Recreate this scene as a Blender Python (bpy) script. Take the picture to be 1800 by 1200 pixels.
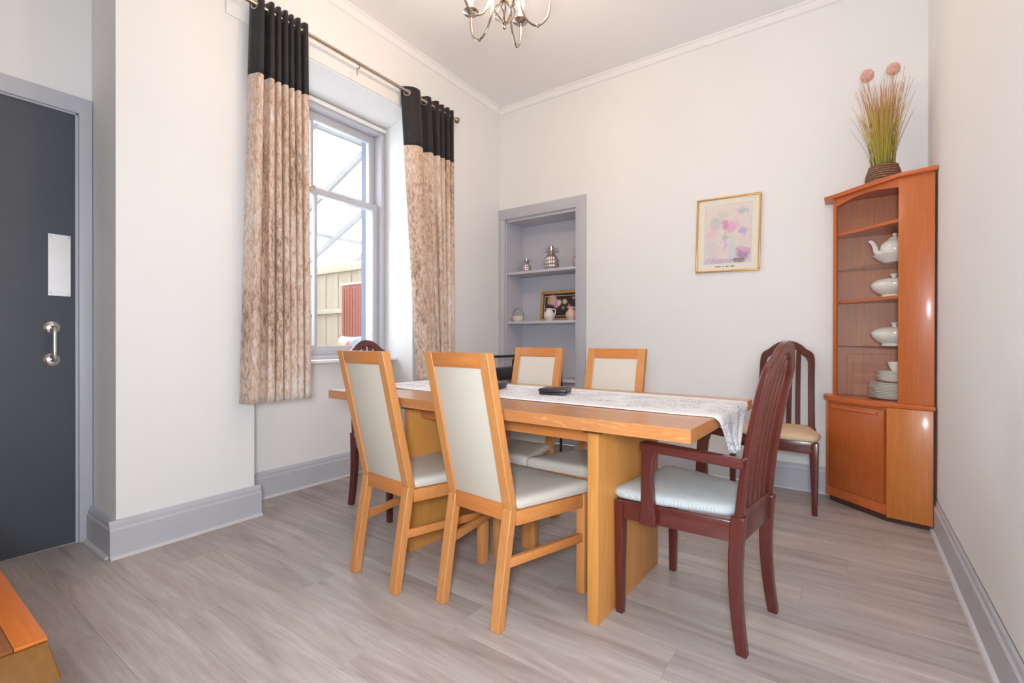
import bpy, bmesh, math, random
from mathutils import Vector, Matrix
random.seed(7)
PI = math.pi
for o in list(bpy.data.objects):
    bpy.data.objects.remove(o)
scene = bpy.context.scene
COL = scene.collection

# ------------------------------------------------------------------ camera
cam_d = bpy.data.cameras.new('camera')
cam_d.sensor_width = 36.0
cam_d.lens = 840.8 / 1800 * 36
cam_d.clip_start = 0.03
cam = bpy.data.objects.new('camera', cam_d)
COL.objects.link(cam)
yaw, pitch, roll = (math.radians(a) for a in (-35.39, -0.17, 0.10))
fw = Vector((math.sin(yaw) * math.cos(pitch), math.cos(yaw) * math.cos(pitch), math.sin(pitch)))
rt = Vector((math.cos(yaw), -math.sin(yaw), 0))
up = rt.cross(fw)
r2 = rt * math.cos(roll) + up * math.sin(roll)
u2 = up * math.cos(roll) - rt * math.sin(roll)
cam.matrix_world = Matrix(((r2.x, u2.x, -fw.x, 0), (r2.y, u2.y, -fw.y, 0), (r2.z, u2.z, -fw.z, 1.03), (0, 0, 0, 1)))
scene.camera = cam

# ------------------------------------------------------------------ world and light
world = bpy.data.worlds.new('overcast_sky')
scene.world = world
world.use_nodes = True
wb = world.node_tree.nodes['Background']
wb.inputs['Color'].default_value = (0.86, 0.93, 1.0, 1)
wb.inputs['Strength'].default_value = 3.8

def area_light(name, loc, rot, sx, sy, power, color):
    d = bpy.data.lights.new(name, 'AREA')
    d.shape = 'RECTANGLE'; d.size = sx; d.size_y = sy; d.energy = power; d.color = color
    o = bpy.data.objects.new(name, d); COL.objects.link(o)
    o.location = loc; o.rotation_euler = rot
    return o
# daylight entering by the sash window
area_light('sash_window_daylight', (-3.62, 2.04, 1.95), (0, -PI / 2, 0), 1.7, 1.15, 14, (0.80, 0.90, 1.0))
# the photographer's flash, held just above the camera
fd = bpy.data.lights.new('camera_flash', 'SPOT')
fd.energy = 205; fd.color = (0.835, 0.925, 1.0); fd.shadow_soft_size = 0.16
fd.spot_size = math.radians(176); fd.spot_blend = 0.85
fo = bpy.data.objects.new('camera_flash', fd); COL.objects.link(fo)
fo.location = (0.06, -0.20, 1.16)
fo.rotation_euler = (Vector((-1.45, 3.6, 1.10)) - Vector(fo.location)).to_track_quat('-Z', 'Y').to_euler()

vs = scene.view_settings
scene.display_settings.display_device = 'sRGB'
vs.view_transform = 'Standard'
vs.look = 'None'
vs.exposure = 0.05
vs.gamma = 1.0
vs.use_curve_mapping = False

# ------------------------------------------------------------------ materials
def lin(r, g, b):
    def f(c):
        c /= 255.0
        return c / 12.92 if c <= 0.04045 else ((c + 0.055) / 1.055) ** 2.4
    return (f(r), f(g), f(b), 1.0)

def new_mat(name):
    m = bpy.data.materials.new(name)
    m.use_nodes = True
    nt = m.node_tree
    return m, nt, nt.nodes['Principled BSDF']

def N(nt, kind, **kw):
    n = nt.nodes.new(kind)
    for k, v in kw.items():
        setattr(n, k, v)
    return n

def ramp(nt, fac, stops, interp='LINEAR'):
    r = N(nt, 'ShaderNodeValToRGB')
    r.color_ramp.interpolation = interp
    e = r.color_ramp.elements
    while len(e) < len(stops):
        e.new(0.5)
    for i, (p, c) in enumerate(stops):
        e[i].position = p
        e[i].color = c
    nt.links.new(fac, r.inputs['Fac'])
    return r.outputs['Color']

def coords(nt, scale=(1, 1, 1), rand=0.0, kind='Object'):
    tc = N(nt, 'ShaderNodeTexCoord')
    mp = N(nt, 'ShaderNodeMapping')
    mp.inputs['Scale'].default_value = scale
    src = tc.outputs[kind]
    if rand:
        oi = N(nt, 'ShaderNodeObjectInfo')
        vm = N(nt, 'ShaderNodeVectorMath', operation='MULTIPLY_ADD')
        cb = N(nt, 'ShaderNodeCombineXYZ')
        for i in range(3):
            nt.links.new(oi.outputs['Random'], cb.inputs[i])
        vm.inputs[1].default_value = (rand, rand * .7, rand * 1.3)
        nt.links.new(cb.outputs[0], vm.inputs[0])
        nt.links.new(src, vm.inputs[2])
        src = vm.outputs[0]
    nt.links.new(src, mp.inputs['Vector'])
    return mp.outputs['Vector']

def noise(nt, vec, scale, detail=4, rough=0.55, dist=0.0):
    n = N(nt, 'ShaderNodeTexNoise')
    n.inputs['Scale'].default_value = scale
    n.inputs['Detail'].default_value = detail
    n.inputs['Roughness'].default_value = rough
    n.inputs['Distortion'].default_value = dist
    nt.links.new(vec, n.inputs['Vector'])
    return n.outputs['Fac']

def bump(nt, bsdf, h, strength=0.2, dist=0.01):
    b = N(nt, 'ShaderNodeBump')
    b.inputs['Strength'].default_value = strength
    b.inputs['Distance'].default_value = dist
    nt.links.new(h, b.inputs['Height'])
    nt.links.new(b.outputs['Normal'], bsdf.inputs['Normal'])

def mixc(nt, fac, a, b, mode='MIX'):
    m = N(nt, 'ShaderNodeMix', data_type='RGBA', blend_type=mode)
    for sock, v in ((m.inputs[0], fac), (m.inputs[6], a), (m.inputs[7], b)):
        if hasattr(v, 'links'):
            nt.links.new(v, sock)
        else:
            sock.default_value = v
    return m.outputs[2]

def plain(name, c, rough=0.6, metal=0.0, var=0.0, scale=6.0, bmp=0.0, spec=None):
    m, nt, b = new_mat(name)
    b.inputs['Roughness'].default_value = rough
    b.inputs['Metallic'].default_value = metal
    if spec is not None:
        b.inputs['Specular IOR Level'].default_value = spec
    v = coords(nt)
    f = noise(nt, v, scale, 5)
    lo = tuple(x * (1 - var) for x in c[:3]) + (1,)
    hi = tuple(min(1, x * (1 + var)) for x in c[:3]) + (1,)
    nt.links.new(ramp(nt, f, [(0.3, lo), (0.7, hi)]), b.inputs['Base Color'])
    if bmp:
        bump(nt, b, noise(nt, v, scale * 12, 3), bmp, 0.004)
    return m

def wood(name, dark, mid, light, axis='z', rough=0.35, stretch=14.0, scale=3.0, rand=4.0, coat=0.0, streak=0.5):
    m, nt, b = new_mat(name)
    s = [stretch, stretch, stretch]
    s['xyz'.index(axis)] = 1.0
    v = coords(nt, tuple(s), rand)
    f1 = noise(nt, v, scale, 6, 0.6, 0.6)
    s2 = [stretch * 5] * 3
    s2['xyz'.index(axis)] = 3.0
    v2 = coords(nt, tuple(s2), rand)
    f2 = noise(nt, v2, scale, 3, 0.6)
    c1 = ramp(nt, f1, [(0.25, dark), (0.5, mid), (0.75, light)])
    c2 = mixc(nt, ramp(nt, f2, [(0.35, (1, 1, 1, 1)), (0.75, (0, 0, 0, 1))]), c1, tuple(x * (1 - streak * .35) for x in mid[:3]) + (1,))
    nt.links.new(c2, b.inputs['Base Color'])
    b.inputs['Roughness'].default_value = rough
    if coat:
        b.inputs['Coat Weight'].default_value = coat
        b.inputs['Coat Roughness'].default_value = 0.12
    bump(nt, b, f2, 0.05, 0.002)
    return m

MAT = {}
MAT['wall'] = plain('magnolia_wall_paint', lin(240, 238, 237), 0.75, var=0.015, scale=1.5, bmp=0.03)
MAT['ceiling'] = plain('ceiling_paint', lin(246, 243, 242), 0.8, var=0.01, scale=1.0)
MAT['white'] = plain('white_gloss_paint', lin(240, 238, 238), 0.4, var=0.01)
MAT['grey'] = plain('grey_gloss_paint', lin(192, 192, 199), 0.42, var=0.03, scale=4, bmp=0.03)
MAT['beadpaint'] = plain('pale_grey_bead_paint', lin(208, 205, 208), 0.5, var=0.02)
MAT['greyin'] = plain('grey_alcove_paint', lin(202, 201, 209), 0.55, var=0.02, scale=3)
MAT['door'] = plain('slate_door_paint', lin(82, 86, 94), 0.5, var=0.05, scale=3)
MAT['light_wood_z'] = wood('oak_vertical', lin(200, 126, 66), lin(215, 146, 85), lin(226, 162, 104), 'z', 0.4)
MAT['light_wood_x'] = wood('oak_crosswise', lin(194, 112, 52), lin(210, 131, 68), lin(222, 148, 86), 'x', 0.4)
MAT['light_wood_y'] = wood('oak_lengthwise', lin(196, 118, 58), lin(212, 138, 76), lin(224, 154, 94), 'y', 0.4)
MAT['table_top'] = wood('table_veneer', lin(190, 122, 70), lin(204, 136, 82), lin(214, 150, 96), 'x', 0.28, 10, 2.4, coat=0.2)
def add_flecks(m, colour):
    nt = m.node_tree
    b = nt.nodes['Principled BSDF']
    src = b.inputs['Base Color'].links[0].from_socket
    f = noise(nt, coords(nt, (14, 40, 60), 0), 1.0, 2, .5, 1.0)
    nt.links.new(mixc(nt, ramp(nt, f, [(0.60, (0, 0, 0, 1)), (0.68, (.6, .6, .6, 1))]), src, colour), b.inputs['Base Color'])
add_flecks(MAT['table_top'], lin(222, 164, 108))
MAT['table_panel'] = wood('table_panel_veneer', lin(206, 136, 64), lin(218, 150, 76), lin(226, 162, 90), 'z', 0.38, 10, 2.0)
MAT['mahog_z'] = wood('mahogany', lin(72, 28, 25), lin(94, 37, 31), lin(114, 48, 38), 'z', 0.28, 12, 3.0, coat=0.4)
MAT['mahog_y'] = wood('mahogany_rail', lin(72, 28, 25), lin(94, 37, 31), lin(114, 48, 38), 'y', 0.28, 12, 3.0, coat=0.4)
MAT['teak_z'] = wood('teak_veneer', lin(186, 96, 46), lin(204, 110, 54), lin(216, 124, 66), 'z', 0.38, 18, 2.2, coat=0.15)
MAT['teak_lower'] = wood('teak_veneer_golden', lin(190, 106, 44), lin(206, 122, 54), lin(218, 136, 66), 'z', 0.38, 20, 2.2, coat=0.15)
MAT['teak_door'] = wood('teak_door_veneer', lin(176, 84, 34), lin(192, 96, 40), lin(204, 108, 50), 'z', 0.4, 6, 1.6, coat=0.1)
MAT['teak_x'] = wood('teak_edge', lin(196, 96, 44), lin(208, 106, 50), lin(216, 118, 60), 'x', 0.35, 14, 2.2, coat=0.2)
MAT['teak_back'] = wood('cabinet_back_veneer', lin(178, 106, 66), lin(198, 126, 84), lin(212, 146, 106), 'z', 0.45, 14, 2.4)
MAT['coffee_top'] = wood('coffee_table_border', lin(172, 86, 28), lin(190, 100, 34), lin(202, 114, 44), 'x', 0.4, 10, 2.4)
MAT['coffee_in'] = wood('coffee_table_inlay', lin(104, 54, 14), lin(128, 70, 20), lin(146, 84, 28), 'x', 0.4, 10, 3.0)
MAT['coffee_side'] = wood('coffee_table_side', lin(96, 58, 12), lin(114, 72, 18), lin(130, 84, 26), 'z', 0.45, 8, 3.0)  # inlay and side woods darkened, the unlit corner put into their colours
MAT['cream'] = plain('cream_leatherette', lin(208, 198, 184), 0.5, var=0.02, scale=3, bmp=0.06)
MAT['seat_cream'] = plain('cream_seat_leatherette', lin(208, 201, 190), 0.45, var=0.02, scale=3, bmp=0.05)
MAT['beige_fabric'] = plain('beige_seat_fabric', lin(212, 182, 152), 0.8, var=0.03, scale=4, bmp=0.1)
MAT['chrome'] = plain('chrome', lin(226, 222, 218), 0.14, 1.0)
MAT['steel'] = plain('brushed_steel', lin(214, 212, 214), 0.42, 1.0, var=0.04)
MAT['nickel'] = plain('brushed_nickel', lin(200, 184, 168), 0.26, 1.0)
MAT['chand'] = plain('antique_nickel', lin(178, 166, 152), 0.22, 1.0)
MAT['black'] = plain('black_metal', lin(30, 28, 28), 0.4)
MAT['blackbox'] = plain('black_leather', lin(44, 42, 46), 0.35, var=0.05, bmp=0.05)
MAT['gold'] = plain('gold_frame', lin(206, 158, 92), 0.35, 0.5, var=0.06, scale=20)
MAT['mount'] = plain('ivory_mount', lin(236, 230, 214), 0.7)
MAT['china'] = plain('white_china', lin(248, 243, 234), 0.12, var=0.02, spec=0.7)
MAT['silver'] = plain('pitted_silver', lin(226, 216, 212), 0.28, 1.0, var=0.25, scale=60)
MAT['basketwhite'] = plain('cream_ceramic', lin(226, 214, 200), 0.3, var=0.05)
MAT['shade_dark'] = plain('dark_underside', lin(74, 40, 26), 0.7)  # dark brown carries the shadow below the tabletop; the plinth shares it
MAT['fence'] = wood('weathered_fence_timber', lin(176, 160, 138), lin(194, 180, 158), lin(206, 194, 176), 'z', 0.8, 10, 2.0)
MAT['fence_rail'] = wood('fence_rail_timber', lin(186, 174, 150), lin(200, 190, 168), lin(210, 202, 184), 'x', 0.8, 10, 2.0)
MAT['rafter'] = plain('grey_white_rafter_paint', lin(164, 162, 166), 0.8)
MAT['terracotta'] = plain('terracotta_panel', lin(158, 92, 74), 0.7, var=0.08, scale=5)
MAT['stone'] = plain('grey_stone', lin(110, 114, 130), 0.9, var=0.12, scale=6, bmp=0.2)
MAT['paving'] = plain('yard_paving', lin(176, 170, 162), 0.9, var=0.1, scale=4)
MAT['plant_pot'] = plain('socket_plastic', lin(226, 220, 210), 0.4)

def m_glass():
    m, nt, b = new_mat('clear_glass')
    out = nt.nodes['Material Output']
    tr = N(nt, 'ShaderNodeBsdfTransparent'); tr.inputs['Color'].default_value = (0.988, 0.988, 0.986, 1)
    gl = N(nt, 'ShaderNodeBsdfGlossy'); gl.inputs['Roughness'].default_value = 0.02
    ge = N(nt, 'ShaderNodeNewGeometry')                       # Schlick reflectance, the same on both faces of a thin pane
    dt = N(nt, 'ShaderNodeVectorMath', operation='DOT_PRODUCT'); nt.links.new(ge.outputs['Normal'], dt.inputs[0]); nt.links.new(ge.outputs['Incoming'], dt.inputs[1])
    ab = N(nt, 'ShaderNodeMath', operation='ABSOLUTE'); nt.links.new(dt.outputs['Value'], ab.inputs[0])
    om = N(nt, 'ShaderNodeMath', operation='SUBTRACT'); om.inputs[0].default_value = 1.0; nt.links.new(ab.outputs[0], om.inputs[1])
    pw_ = N(nt, 'ShaderNodeMath', operation='POWER'); nt.links.new(om.outputs[0], pw_.inputs[0]); pw_.inputs[1].default_value = 5.0
    fr = N(nt, 'ShaderNodeMath', operation='MULTIPLY_ADD'); nt.links.new(pw_.outputs[0], fr.inputs[0]); fr.inputs[1].default_value = 0.96; fr.inputs[2].default_value = 0.04
    mx = N(nt, 'ShaderNodeMixShader')
    nt.links.new(fr.outputs[0], mx.inputs[0]); nt.links.new(tr.outputs[0], mx.inputs[1]); nt.links.new(gl.outputs[0], mx.inputs[2])
    nt.links.new(mx.outputs[0], out.inputs['Surface'])
    return m
MAT['glass'] = m_glass()

def m_sheet():
    m, nt, b = new_mat('clear_roof_sheet')
    out = nt.nodes['Material Output']
    tr = N(nt, 'ShaderNodeBsdfTransparent'); tr.inputs['Color'].default_value = (0.96, 0.97, 0.98, 1)
    tl = N(nt, 'ShaderNodeBsdfTranslucent'); tl.inputs['Color'].default_value = (0.9, 0.92, 0.94, 1)
    mx = N(nt, 'ShaderNodeMixShader'); mx.inputs[0].default_value = 0.2
    nt.links.new(tr.outputs[0], mx.inputs[1]); nt.links.new(tl.outputs[0], mx.inputs[2])
    nt.links.new(mx.outputs[0], out.inputs['Surface'])
    return m
MAT['sheet'] = m_sheet()

def m_emit(name, c, s):
    m, nt, b = new_mat(name)
    b.inputs['Base Color'].default_value = c
    b.inputs['Emission Color'].default_value = c
    b.inputs['Emission Strength'].default_value = s
    return m
MAT['bulb'] = m_emit('lit_candle_bulb', (1.0, 0.72, 0.47, 1), 205.0)

def m_floor():
    m, nt, b = new_mat('grey_oak_vinyl_plank')
    v = coords(nt, (1.0, 9.0, 1.0), 9.0)
    f1 = noise(nt, v, 1.7, 6, 0.6, 0.8)
    v2 = coords(nt, (3.0, 60.0, 1.0), 9.0)
    f2 = noise(nt, v2, 2.0, 4, 0.6)
    oi = N(nt, 'ShaderNodeObjectInfo')
    c1 = ramp(nt, f1, [(0.25, lin(152, 136, 129)), (0.42, lin(178, 165, 159)), (0.6, lin(194, 183, 178)), (0.8, lin(208, 199, 195))])
    c2 = mixc(nt, ramp(nt, f2, [(0.4, (0, 0, 0, 1)), (0.85, (.55, .55, .55, 1))]), c1, lin(148, 132, 126))
    c3 = mixc(nt, 1.0, c2, ramp(nt, oi.outputs['Random'], [(0, (.86, .86, .87, 1)), (1, (1.06, 1.05, 1.04, 1))]), 'MULTIPLY')
    nt.links.new(c3, b.inputs['Base Color'])
    b.inputs['Roughness'].default_value = 0.42
    bump(nt, b, f2, 0.08, 0.002)
    return m
MAT['floor'] = m_floor()

def m_velvet(name, stops, mott=64.0, sheen=0.5):
    m, nt, b = new_mat(name)
    v = coords(nt, (1.0, 1.0, 0.36))
    f = noise(nt, v, mott, 8, 0.72, 0.6)
    fb = noise(nt, coords(nt, (1, 1, .25)), 5.0, 3, 0.5)
    mm = N(nt, 'ShaderNodeMath', operation='MULTIPLY_ADD'); mm.inputs[1].default_value = 0.45; 
    nt.links.new(fb, mm.inputs[0]); 
    sc = N(nt, 'ShaderNodeMath', operation='MULTIPLY'); sc.inputs[1].default_value = 0.72
    nt.links.new(f, sc.inputs[0]); nt.links.new(sc.outputs[0], mm.inputs[2])
    nt.links.new(ramp(nt, mm.outputs[0], stops), b.inputs['Base Color'])
    b.inputs['Roughness'].default_value = 0.7
    b.inputs['Sheen Weight'].default_value = sheen
    b.inputs['Sheen Roughness'].default_value = 0.4
    bump(nt, b, f, 0.35, 0.006)
    return m
MAT['velvet_tan'] = m_velvet('crushed_velvet_tan', [(0.42, lin(112, 90, 78)), (0.51, lin(184, 152, 130)), (0.57, lin(212, 180, 156)), (0.63, lin(220, 200, 186)), (0.71, lin(228, 224, 222))])
MAT['velvet_black'] = m_velvet('crushed_velvet_black', [(0.35, lin(18, 16, 18)), (0.6, lin(34, 30, 34)), (0.8, lin(50, 46, 50))], 30.0, 0.12)

def m_lace():
    m, nt, b = new_mat('white_lace')
    v = coords(nt)
    vo = N(nt, 'ShaderNodeTexVoronoi'); vo.feature = 'DISTANCE_TO_EDGE'; vo.inputs['Scale'].default_value = 62
    wv = N(nt, 'ShaderNodeVectorMath', operation='ADD')
    nz = N(nt, 'ShaderNodeTexNoise'); nz.inputs['Scale'].default_value = 18
    nt.links.new(v, nz.inputs['Vector'])
    s = N(nt, 'ShaderNodeVectorMath', operation='SCALE'); s.inputs['Scale'].default_value = 0.04
    nt.links.new(nz.outputs['Color'], s.inputs[0]); nt.links.new(v, wv.inputs[0]); nt.links.new(s.outputs[0], wv.inputs[1])
    nt.links.new(wv.outputs[0], vo.inputs['Vector'])
    g = noise(nt, v, 12, 4, .6)
    line = ramp(nt, vo.outputs['Distance'], [(0.05, (1, 1, 1, 1)), (0.16, (0, 0, 0, 1))])
    patch = ramp(nt, g, [(0.36, (0, 0, 0, 1)), (0.56, (1, 1, 1, 1))])
    fac = mixc(nt, 1.0, line, patch, 'MULTIPLY')
    # plain hem along both long edges (object y)
    sx = N(nt, 'ShaderNodeSeparateXYZ'); nt.links.new(v, sx.inputs[0])
    ab = N(nt, 'ShaderNodeMath', operation='ABSOLUTE'); nt.links.new(sx.outputs['Y'], ab.inputs[0])
    hem = ramp(nt, ab.outputs[0], [(0.19, (1, 1, 1, 1)), (0.205, (0, 0, 0, 1))])
    fac2 = mixc(nt, 1.0, fac, hem, 'MULTIPLY')
    nt.links.new(mixc(nt, fac2, lin(246, 244, 244), lin(196, 192, 200)), b.inputs['Base Color'])
    b.inputs['Roughness'].default_value = 0.85
    bump(nt, b, fac2, 0.3, 0.003)
    return m
MAT['lace'] = m_lace()

def m_weave():
    m, nt, b = new_mat('pale_blue_grey_weave')
    v = coords(nt)
    w1 = N(nt, 'ShaderNodeTexWave'); w1.inputs['Scale'].default_value = 95; nt.links.new(v, w1.inputs['Vector'])
    f = noise(nt, v, 60, 3)
    mm = mixc(nt, 0.5, w1.outputs['Color'], f)
    nt.links.new(ramp(nt, mm, [(0.25, lin(176, 182, 184)), (0.75, lin(200, 204, 204))]), b.inputs['Base Color'])
    b.inputs['Roughness'].default_value = 0.85
    bump(nt, b, mm, 0.25, 0.003)
    return m
MAT['weave'] = m_weave()

def m_blobs(name, base, blobs, warp=0.03, nscale=14, vary=0.10, lo=None):
    """flat print: soft colour patches (u,v,ru,rv,colour,strength) painted over a base; object x,z are the print's axes"""
    m, nt, b = new_mat(name)
    v = coords(nt)
    nz = N(nt, 'ShaderNodeTexNoise'); nz.inputs['Scale'].default_value = nscale; nz.inputs['Detail'].default_value = 5
    nt.links.new(v, nz.inputs['Vector'])
    s = N(nt, 'ShaderNodeVectorMath', operation='SCALE'); s.inputs['Scale'].default_value = warp
    nt.links.new(nz.outputs['Color'], s.inputs[0])
    a = N(nt, 'ShaderNodeVectorMath', operation='ADD'); nt.links.new(v, a.inputs[0]); nt.links.new(s.outputs[0], a.inputs[1])
    f0 = noise(nt, v, nscale * 1.6, 6, .7)
    cur = ramp(nt, f0, [(0.3, lo or tuple(x * (1 - vary * 2) for x in base[:3]) + (1,)), (0.6, base)])
    for (u, w, ru, rw, c, st) in blobs:
        sb = N(nt, 'ShaderNodeVectorMath', operation='SUBTRACT'); nt.links.new(a.outputs[0], sb.inputs[0])
        sb.inputs[1].default_value = (u + warp * .5, warp * .5, w + warp * .5)
        ml = N(nt, 'ShaderNodeVectorMath', operation='MULTIPLY'); nt.links.new(sb.outputs[0], ml.inputs[0])
        ml.inputs[1].default_value = (1 / ru, 0, 1 / rw)
        ln = N(nt, 'ShaderNodeVectorMath', operation='LENGTH'); nt.links.new(ml.outputs[0], ln.inputs[0])
        fac = ramp(nt, ln.outputs['Value'], [(0.55, (st, st, st, 1)), (1.0, (0, 0, 0, 1))])
        cur = mixc(nt, fac, cur, c)
    nt.links.new(cur, b.inputs['Base Color'])
    b.inputs['Roughness'].default_value = 0.35
    return m

def m_basket():
    m, nt, b = new_mat('woven_seagrass')
    v = coords(nt, (1, 1, 1))
    w = N(nt, 'ShaderNodeTexWave'); w.bands_direction = 'Z'; w.inputs['Scale'].default_value = 22; w.inputs['Distortion'].default_value = 2.0
    nt.links.new(v, w.inputs['Vector'])
    f = noise(nt, v, 70, 3)
    mm = mixc(nt, 0.5, w.outputs['Color'], f)
    nt.links.new(ramp(nt, mm, [(0.25, lin(84, 54, 40)), (0.6, lin(142, 100, 76)), (0.85, lin(176, 134, 104))]), b.inputs['Base Color'])
    b.inputs['Roughness'].default_value = 0.85
    bump(nt, b, mm, 0.8, 0.01)
    return m
MAT['basket'] = m_basket()

def m_grass():
    m, nt, b = new_mat('dried_grass_blades')
    v = coords(nt)
    sx = N(nt, 'ShaderNodeSeparateXYZ'); nt.links.new(v, sx.inputs[0])
    f = noise(nt, coords(nt, (60, 60, 2)), 1.0, 2)
    ad = N(nt, 'ShaderNodeMath', operation='MULTIPLY_ADD'); nt.links.new(f, ad.inputs[0]); ad.inputs[1].default_value = 0.3
    nt.links.new(sx.outputs['Z'], ad.inputs[2])
    nt.links.new(ramp(nt, ad.outputs[0], [(0.15, lin(112, 112, 46)), (0.38, lin(176, 156, 60)), (0.55, lin(196, 160, 84)), (0.72, lin(198, 142, 104)), (0.9, lin(206, 160, 130))]), b.inputs['Base Color'])
    b.inputs['Roughness'].default_value = 0.7
    return m
MAT['grass'] = m_grass()
MAT['pompom'] = plain('pink_seed_head', lin(226, 178, 162), 0.9, var=0.1, scale=60)
MAT['pinkvase'] = plain('pink_ceramic_glaze', lin(226, 188, 174), 0.25, var=0.12, scale=18)
MAT['pitcher'] = plain('white_floral_ceramic', lin(232, 224, 218), 0.25, var=0.06, scale=24)
MAT['cushion'] = plain('white_garden_cushion', lin(228, 226, 224), 0.85, var=0.04)

# ------------------------------------------------------------------ mesh helpers
class MB:
    def __init__(s):
        s.bm = bmesh.new()
    def box(s, x0, x1, y0, y1, z0, z1, bev=0.0, seg=2):
        vs_ = [s.bm.verts.new(p) for p in ((x0, y0, z0), (x1, y0, z0), (x1, y1, z0), (x0, y1, z0), (x0, y0, z1), (x1, y0, z1), (x1, y1, z1), (x0, y1, z1))]
        return s._hull8(vs_, bev, seg)
    def hexa(s, pts, bev=0.0, seg=2):
        """8 points: bottom ring then top ring, counter-clockwise seen from above"""
        return s._hull8([s.bm.verts.new(p) for p in pts], bev, seg)
    def _hull8(s, v, bev, seg):
        fs = [s.bm.faces.new([v[i] for i in q]) for q in ((3, 2, 1, 0), (4, 5, 6, 7), (0, 1, 5, 4), (1, 2, 6, 5), (2, 3, 7, 6), (3, 0, 4, 7))]
        if bev:
            es = {e for f in fs for e in f.edges}
            bmesh.ops.bevel(s.bm, geom=list(es), offset=bev, segments=seg, affect='EDGES', profile=0.5, clamp_overlap=True)
        return s
    def prism(s, poly, z0, z1, bev=0.0, seg=2, top_scale=None):
        """poly = (x,y) counter-clockwise"""
        lo = [s.bm.verts.new((x, y, z0)) for x, y in poly]
        hi = [s.bm.verts.new((x, y, z1)) for x, y in poly]
        n = len(poly)
        fs = [s.bm.faces.new(lo[::-1]), s.bm.faces.new(hi)]
        for i in range(n):
            fs.append(s.bm.faces.new((lo[i], lo[(i + 1) % n], hi[(i + 1) % n], hi[i])))
        if bev:
            es = [e for e in {e for f in fs[:2] for e in f.edges}]
            bmesh.ops.bevel(s.bm, geom=es, offset=bev, segments=seg, affect='EDGES', profile=0.5, clamp_overlap=True)
        return s
    def extrude(s, profile, path_a, path_b, frame):
        """profile (a,b) polygon swept between two points; frame = (axis for a, axis for b)"""
        A, B = Vector(path_a), Vector(path_b)
        ax, bx = Vector(frame[0]), Vector(frame[1])
        lo = [s.bm.verts.new(A + ax * p + bx * q) for p, q in profile]
        hi = [s.bm.verts.new(B + ax * p + bx * q) for p, q in profile]
        n = len(profile)
        s.bm.faces.new(lo[::-1]); s.bm.faces.new(hi)
        for i in range(n):
            s.bm.faces.new((lo[i], lo[(i + 1) % n], hi[(i + 1) % n], hi[i]))
        return s
    def tube(s, pts, r, seg=10, cap=True, closed=False):
        pts = [Vector(p) for p in pts]
        n = len(pts)
        rs = r if isinstance(r, (list, tuple)) else [r] * n
        rings = []
        prev = None
        for i, p in enumerate(pts):
            if closed:
                t = (pts[(i + 1) % n] - pts[i - 1]).normalized()
            else:
                t = (pts[min(i + 1, n - 1)] - pts[max(i - 1, 0)]).normalized()
            if prev is None:
                a = Vector((0, 0, 1)) if abs(t.z) < 0.9 else Vector((1, 0, 0))
                u = t.cross(a).normalized()
            else:
                u = (prev - t * prev.dot(t))
                u = u.normalized() if u.length > 1e-6 else t.orthogonal().normalized()
            prev = u
            w = t.cross(u)
            rings.append([s.bm.verts.new(p + (u * math.cos(2 * PI * k / seg) + w * math.sin(2 * PI * k / seg)) * rs[i]) for k in range(seg)])
        m = n if closed else n - 1
        for i in range(m):
            a, b = rings[i], rings[(i + 1) % n]
            for k in range(seg):
                s.bm.faces.new((a[k], a[(k + 1) % seg], b[(k + 1) % seg], b[k]))
        if cap and not closed:
            s.bm.faces.new(rings[0][::-1]); s.bm.faces.new(rings[-1])
        return s
    def lathe(s, prof, seg=24, c=(0, 0, 0), sx=1.0, sy=1.0):
        """prof (r,z) from bottom to top"""
        rings = []
        for r, z in prof:
            if r < 1e-6:
                rings.append([s.bm.verts.new((c[0], c[1], c[2] + z))])
            else:
                rings.append([s.bm.verts.new((c[0] + r * sx * math.cos(2 * PI * k / seg), c[1] + r * sy * math.sin(2 * PI * k / seg), c[2] + z)) for k in range(seg)])
        for a, b in zip(rings, rings[1:]):
            for k in range(seg):
                k2 = (k + 1) % seg
                if len(a) == 1 and len(b) == 1:
                    continue
                if len(a) == 1:
                    s.bm.faces.new((a[0], b[k2], b[k]))
                elif len(b) == 1:
                    s.bm.faces.new((a[k], a[k2], b[0]))
                else:
                    s.bm.faces.new((a[k], a[k2], b[k2], b[k]))
        return s
    def sphere(s, c, r, seg=16, rings=10, sz=1.0):
        pr = [(r * math.sin(PI * i / rings), -r * sz * math.cos(PI * i / rings)) for i in range(rings + 1)]
        pr[0] = (0, -r * sz); pr[-1] = (0, r * sz)
        return s.lathe(pr, seg, c)
    def grid(s, P, thick=None):
        """P[i][j] points; optional thickness through solidify later"""
        V = [[s.bm.verts.new(p) for p in row] for row in P]
        for i in range(len(V) - 1):
            for j in range(len(V[0]) - 1):
                s.bm.faces.new((V[i][j], V[i + 1][j], V[i + 1][j + 1], V[i][j + 1]))
        return s
    def band(s, outer, inner, yf, th):
        """plate between two open (x,z) curves, thickness th in y about yf(z)"""
        n = len(outer)
        F = [[s.bm.verts.new((x, yf(z) + d, z)) for x, z in c] for c in (outer, inner) for d in (-th / 2, th / 2)]
        of, ob, inf, inb = F
        for i in range(n - 1):
            s.bm.faces.new((of[i], of[i + 1], inf[i + 1], inf[i]))
            s.bm.faces.new((ob[i + 1], ob[i], inb[i], inb[i + 1]))
            s.bm.faces.new((of[i + 1], of[i], ob[i], ob[i + 1]))
            s.bm.faces.new((inf[i], inf[i + 1], inb[i + 1], inb[i]))
        for i in (0, n - 1):
            s.bm.faces.new((of[i], inf[i], inb[i], ob[i]))
        return s
    def map(s, fn):
        for v in s.bm.verts:
            v.co = Vector(fn(*v.co))
        return s
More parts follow.
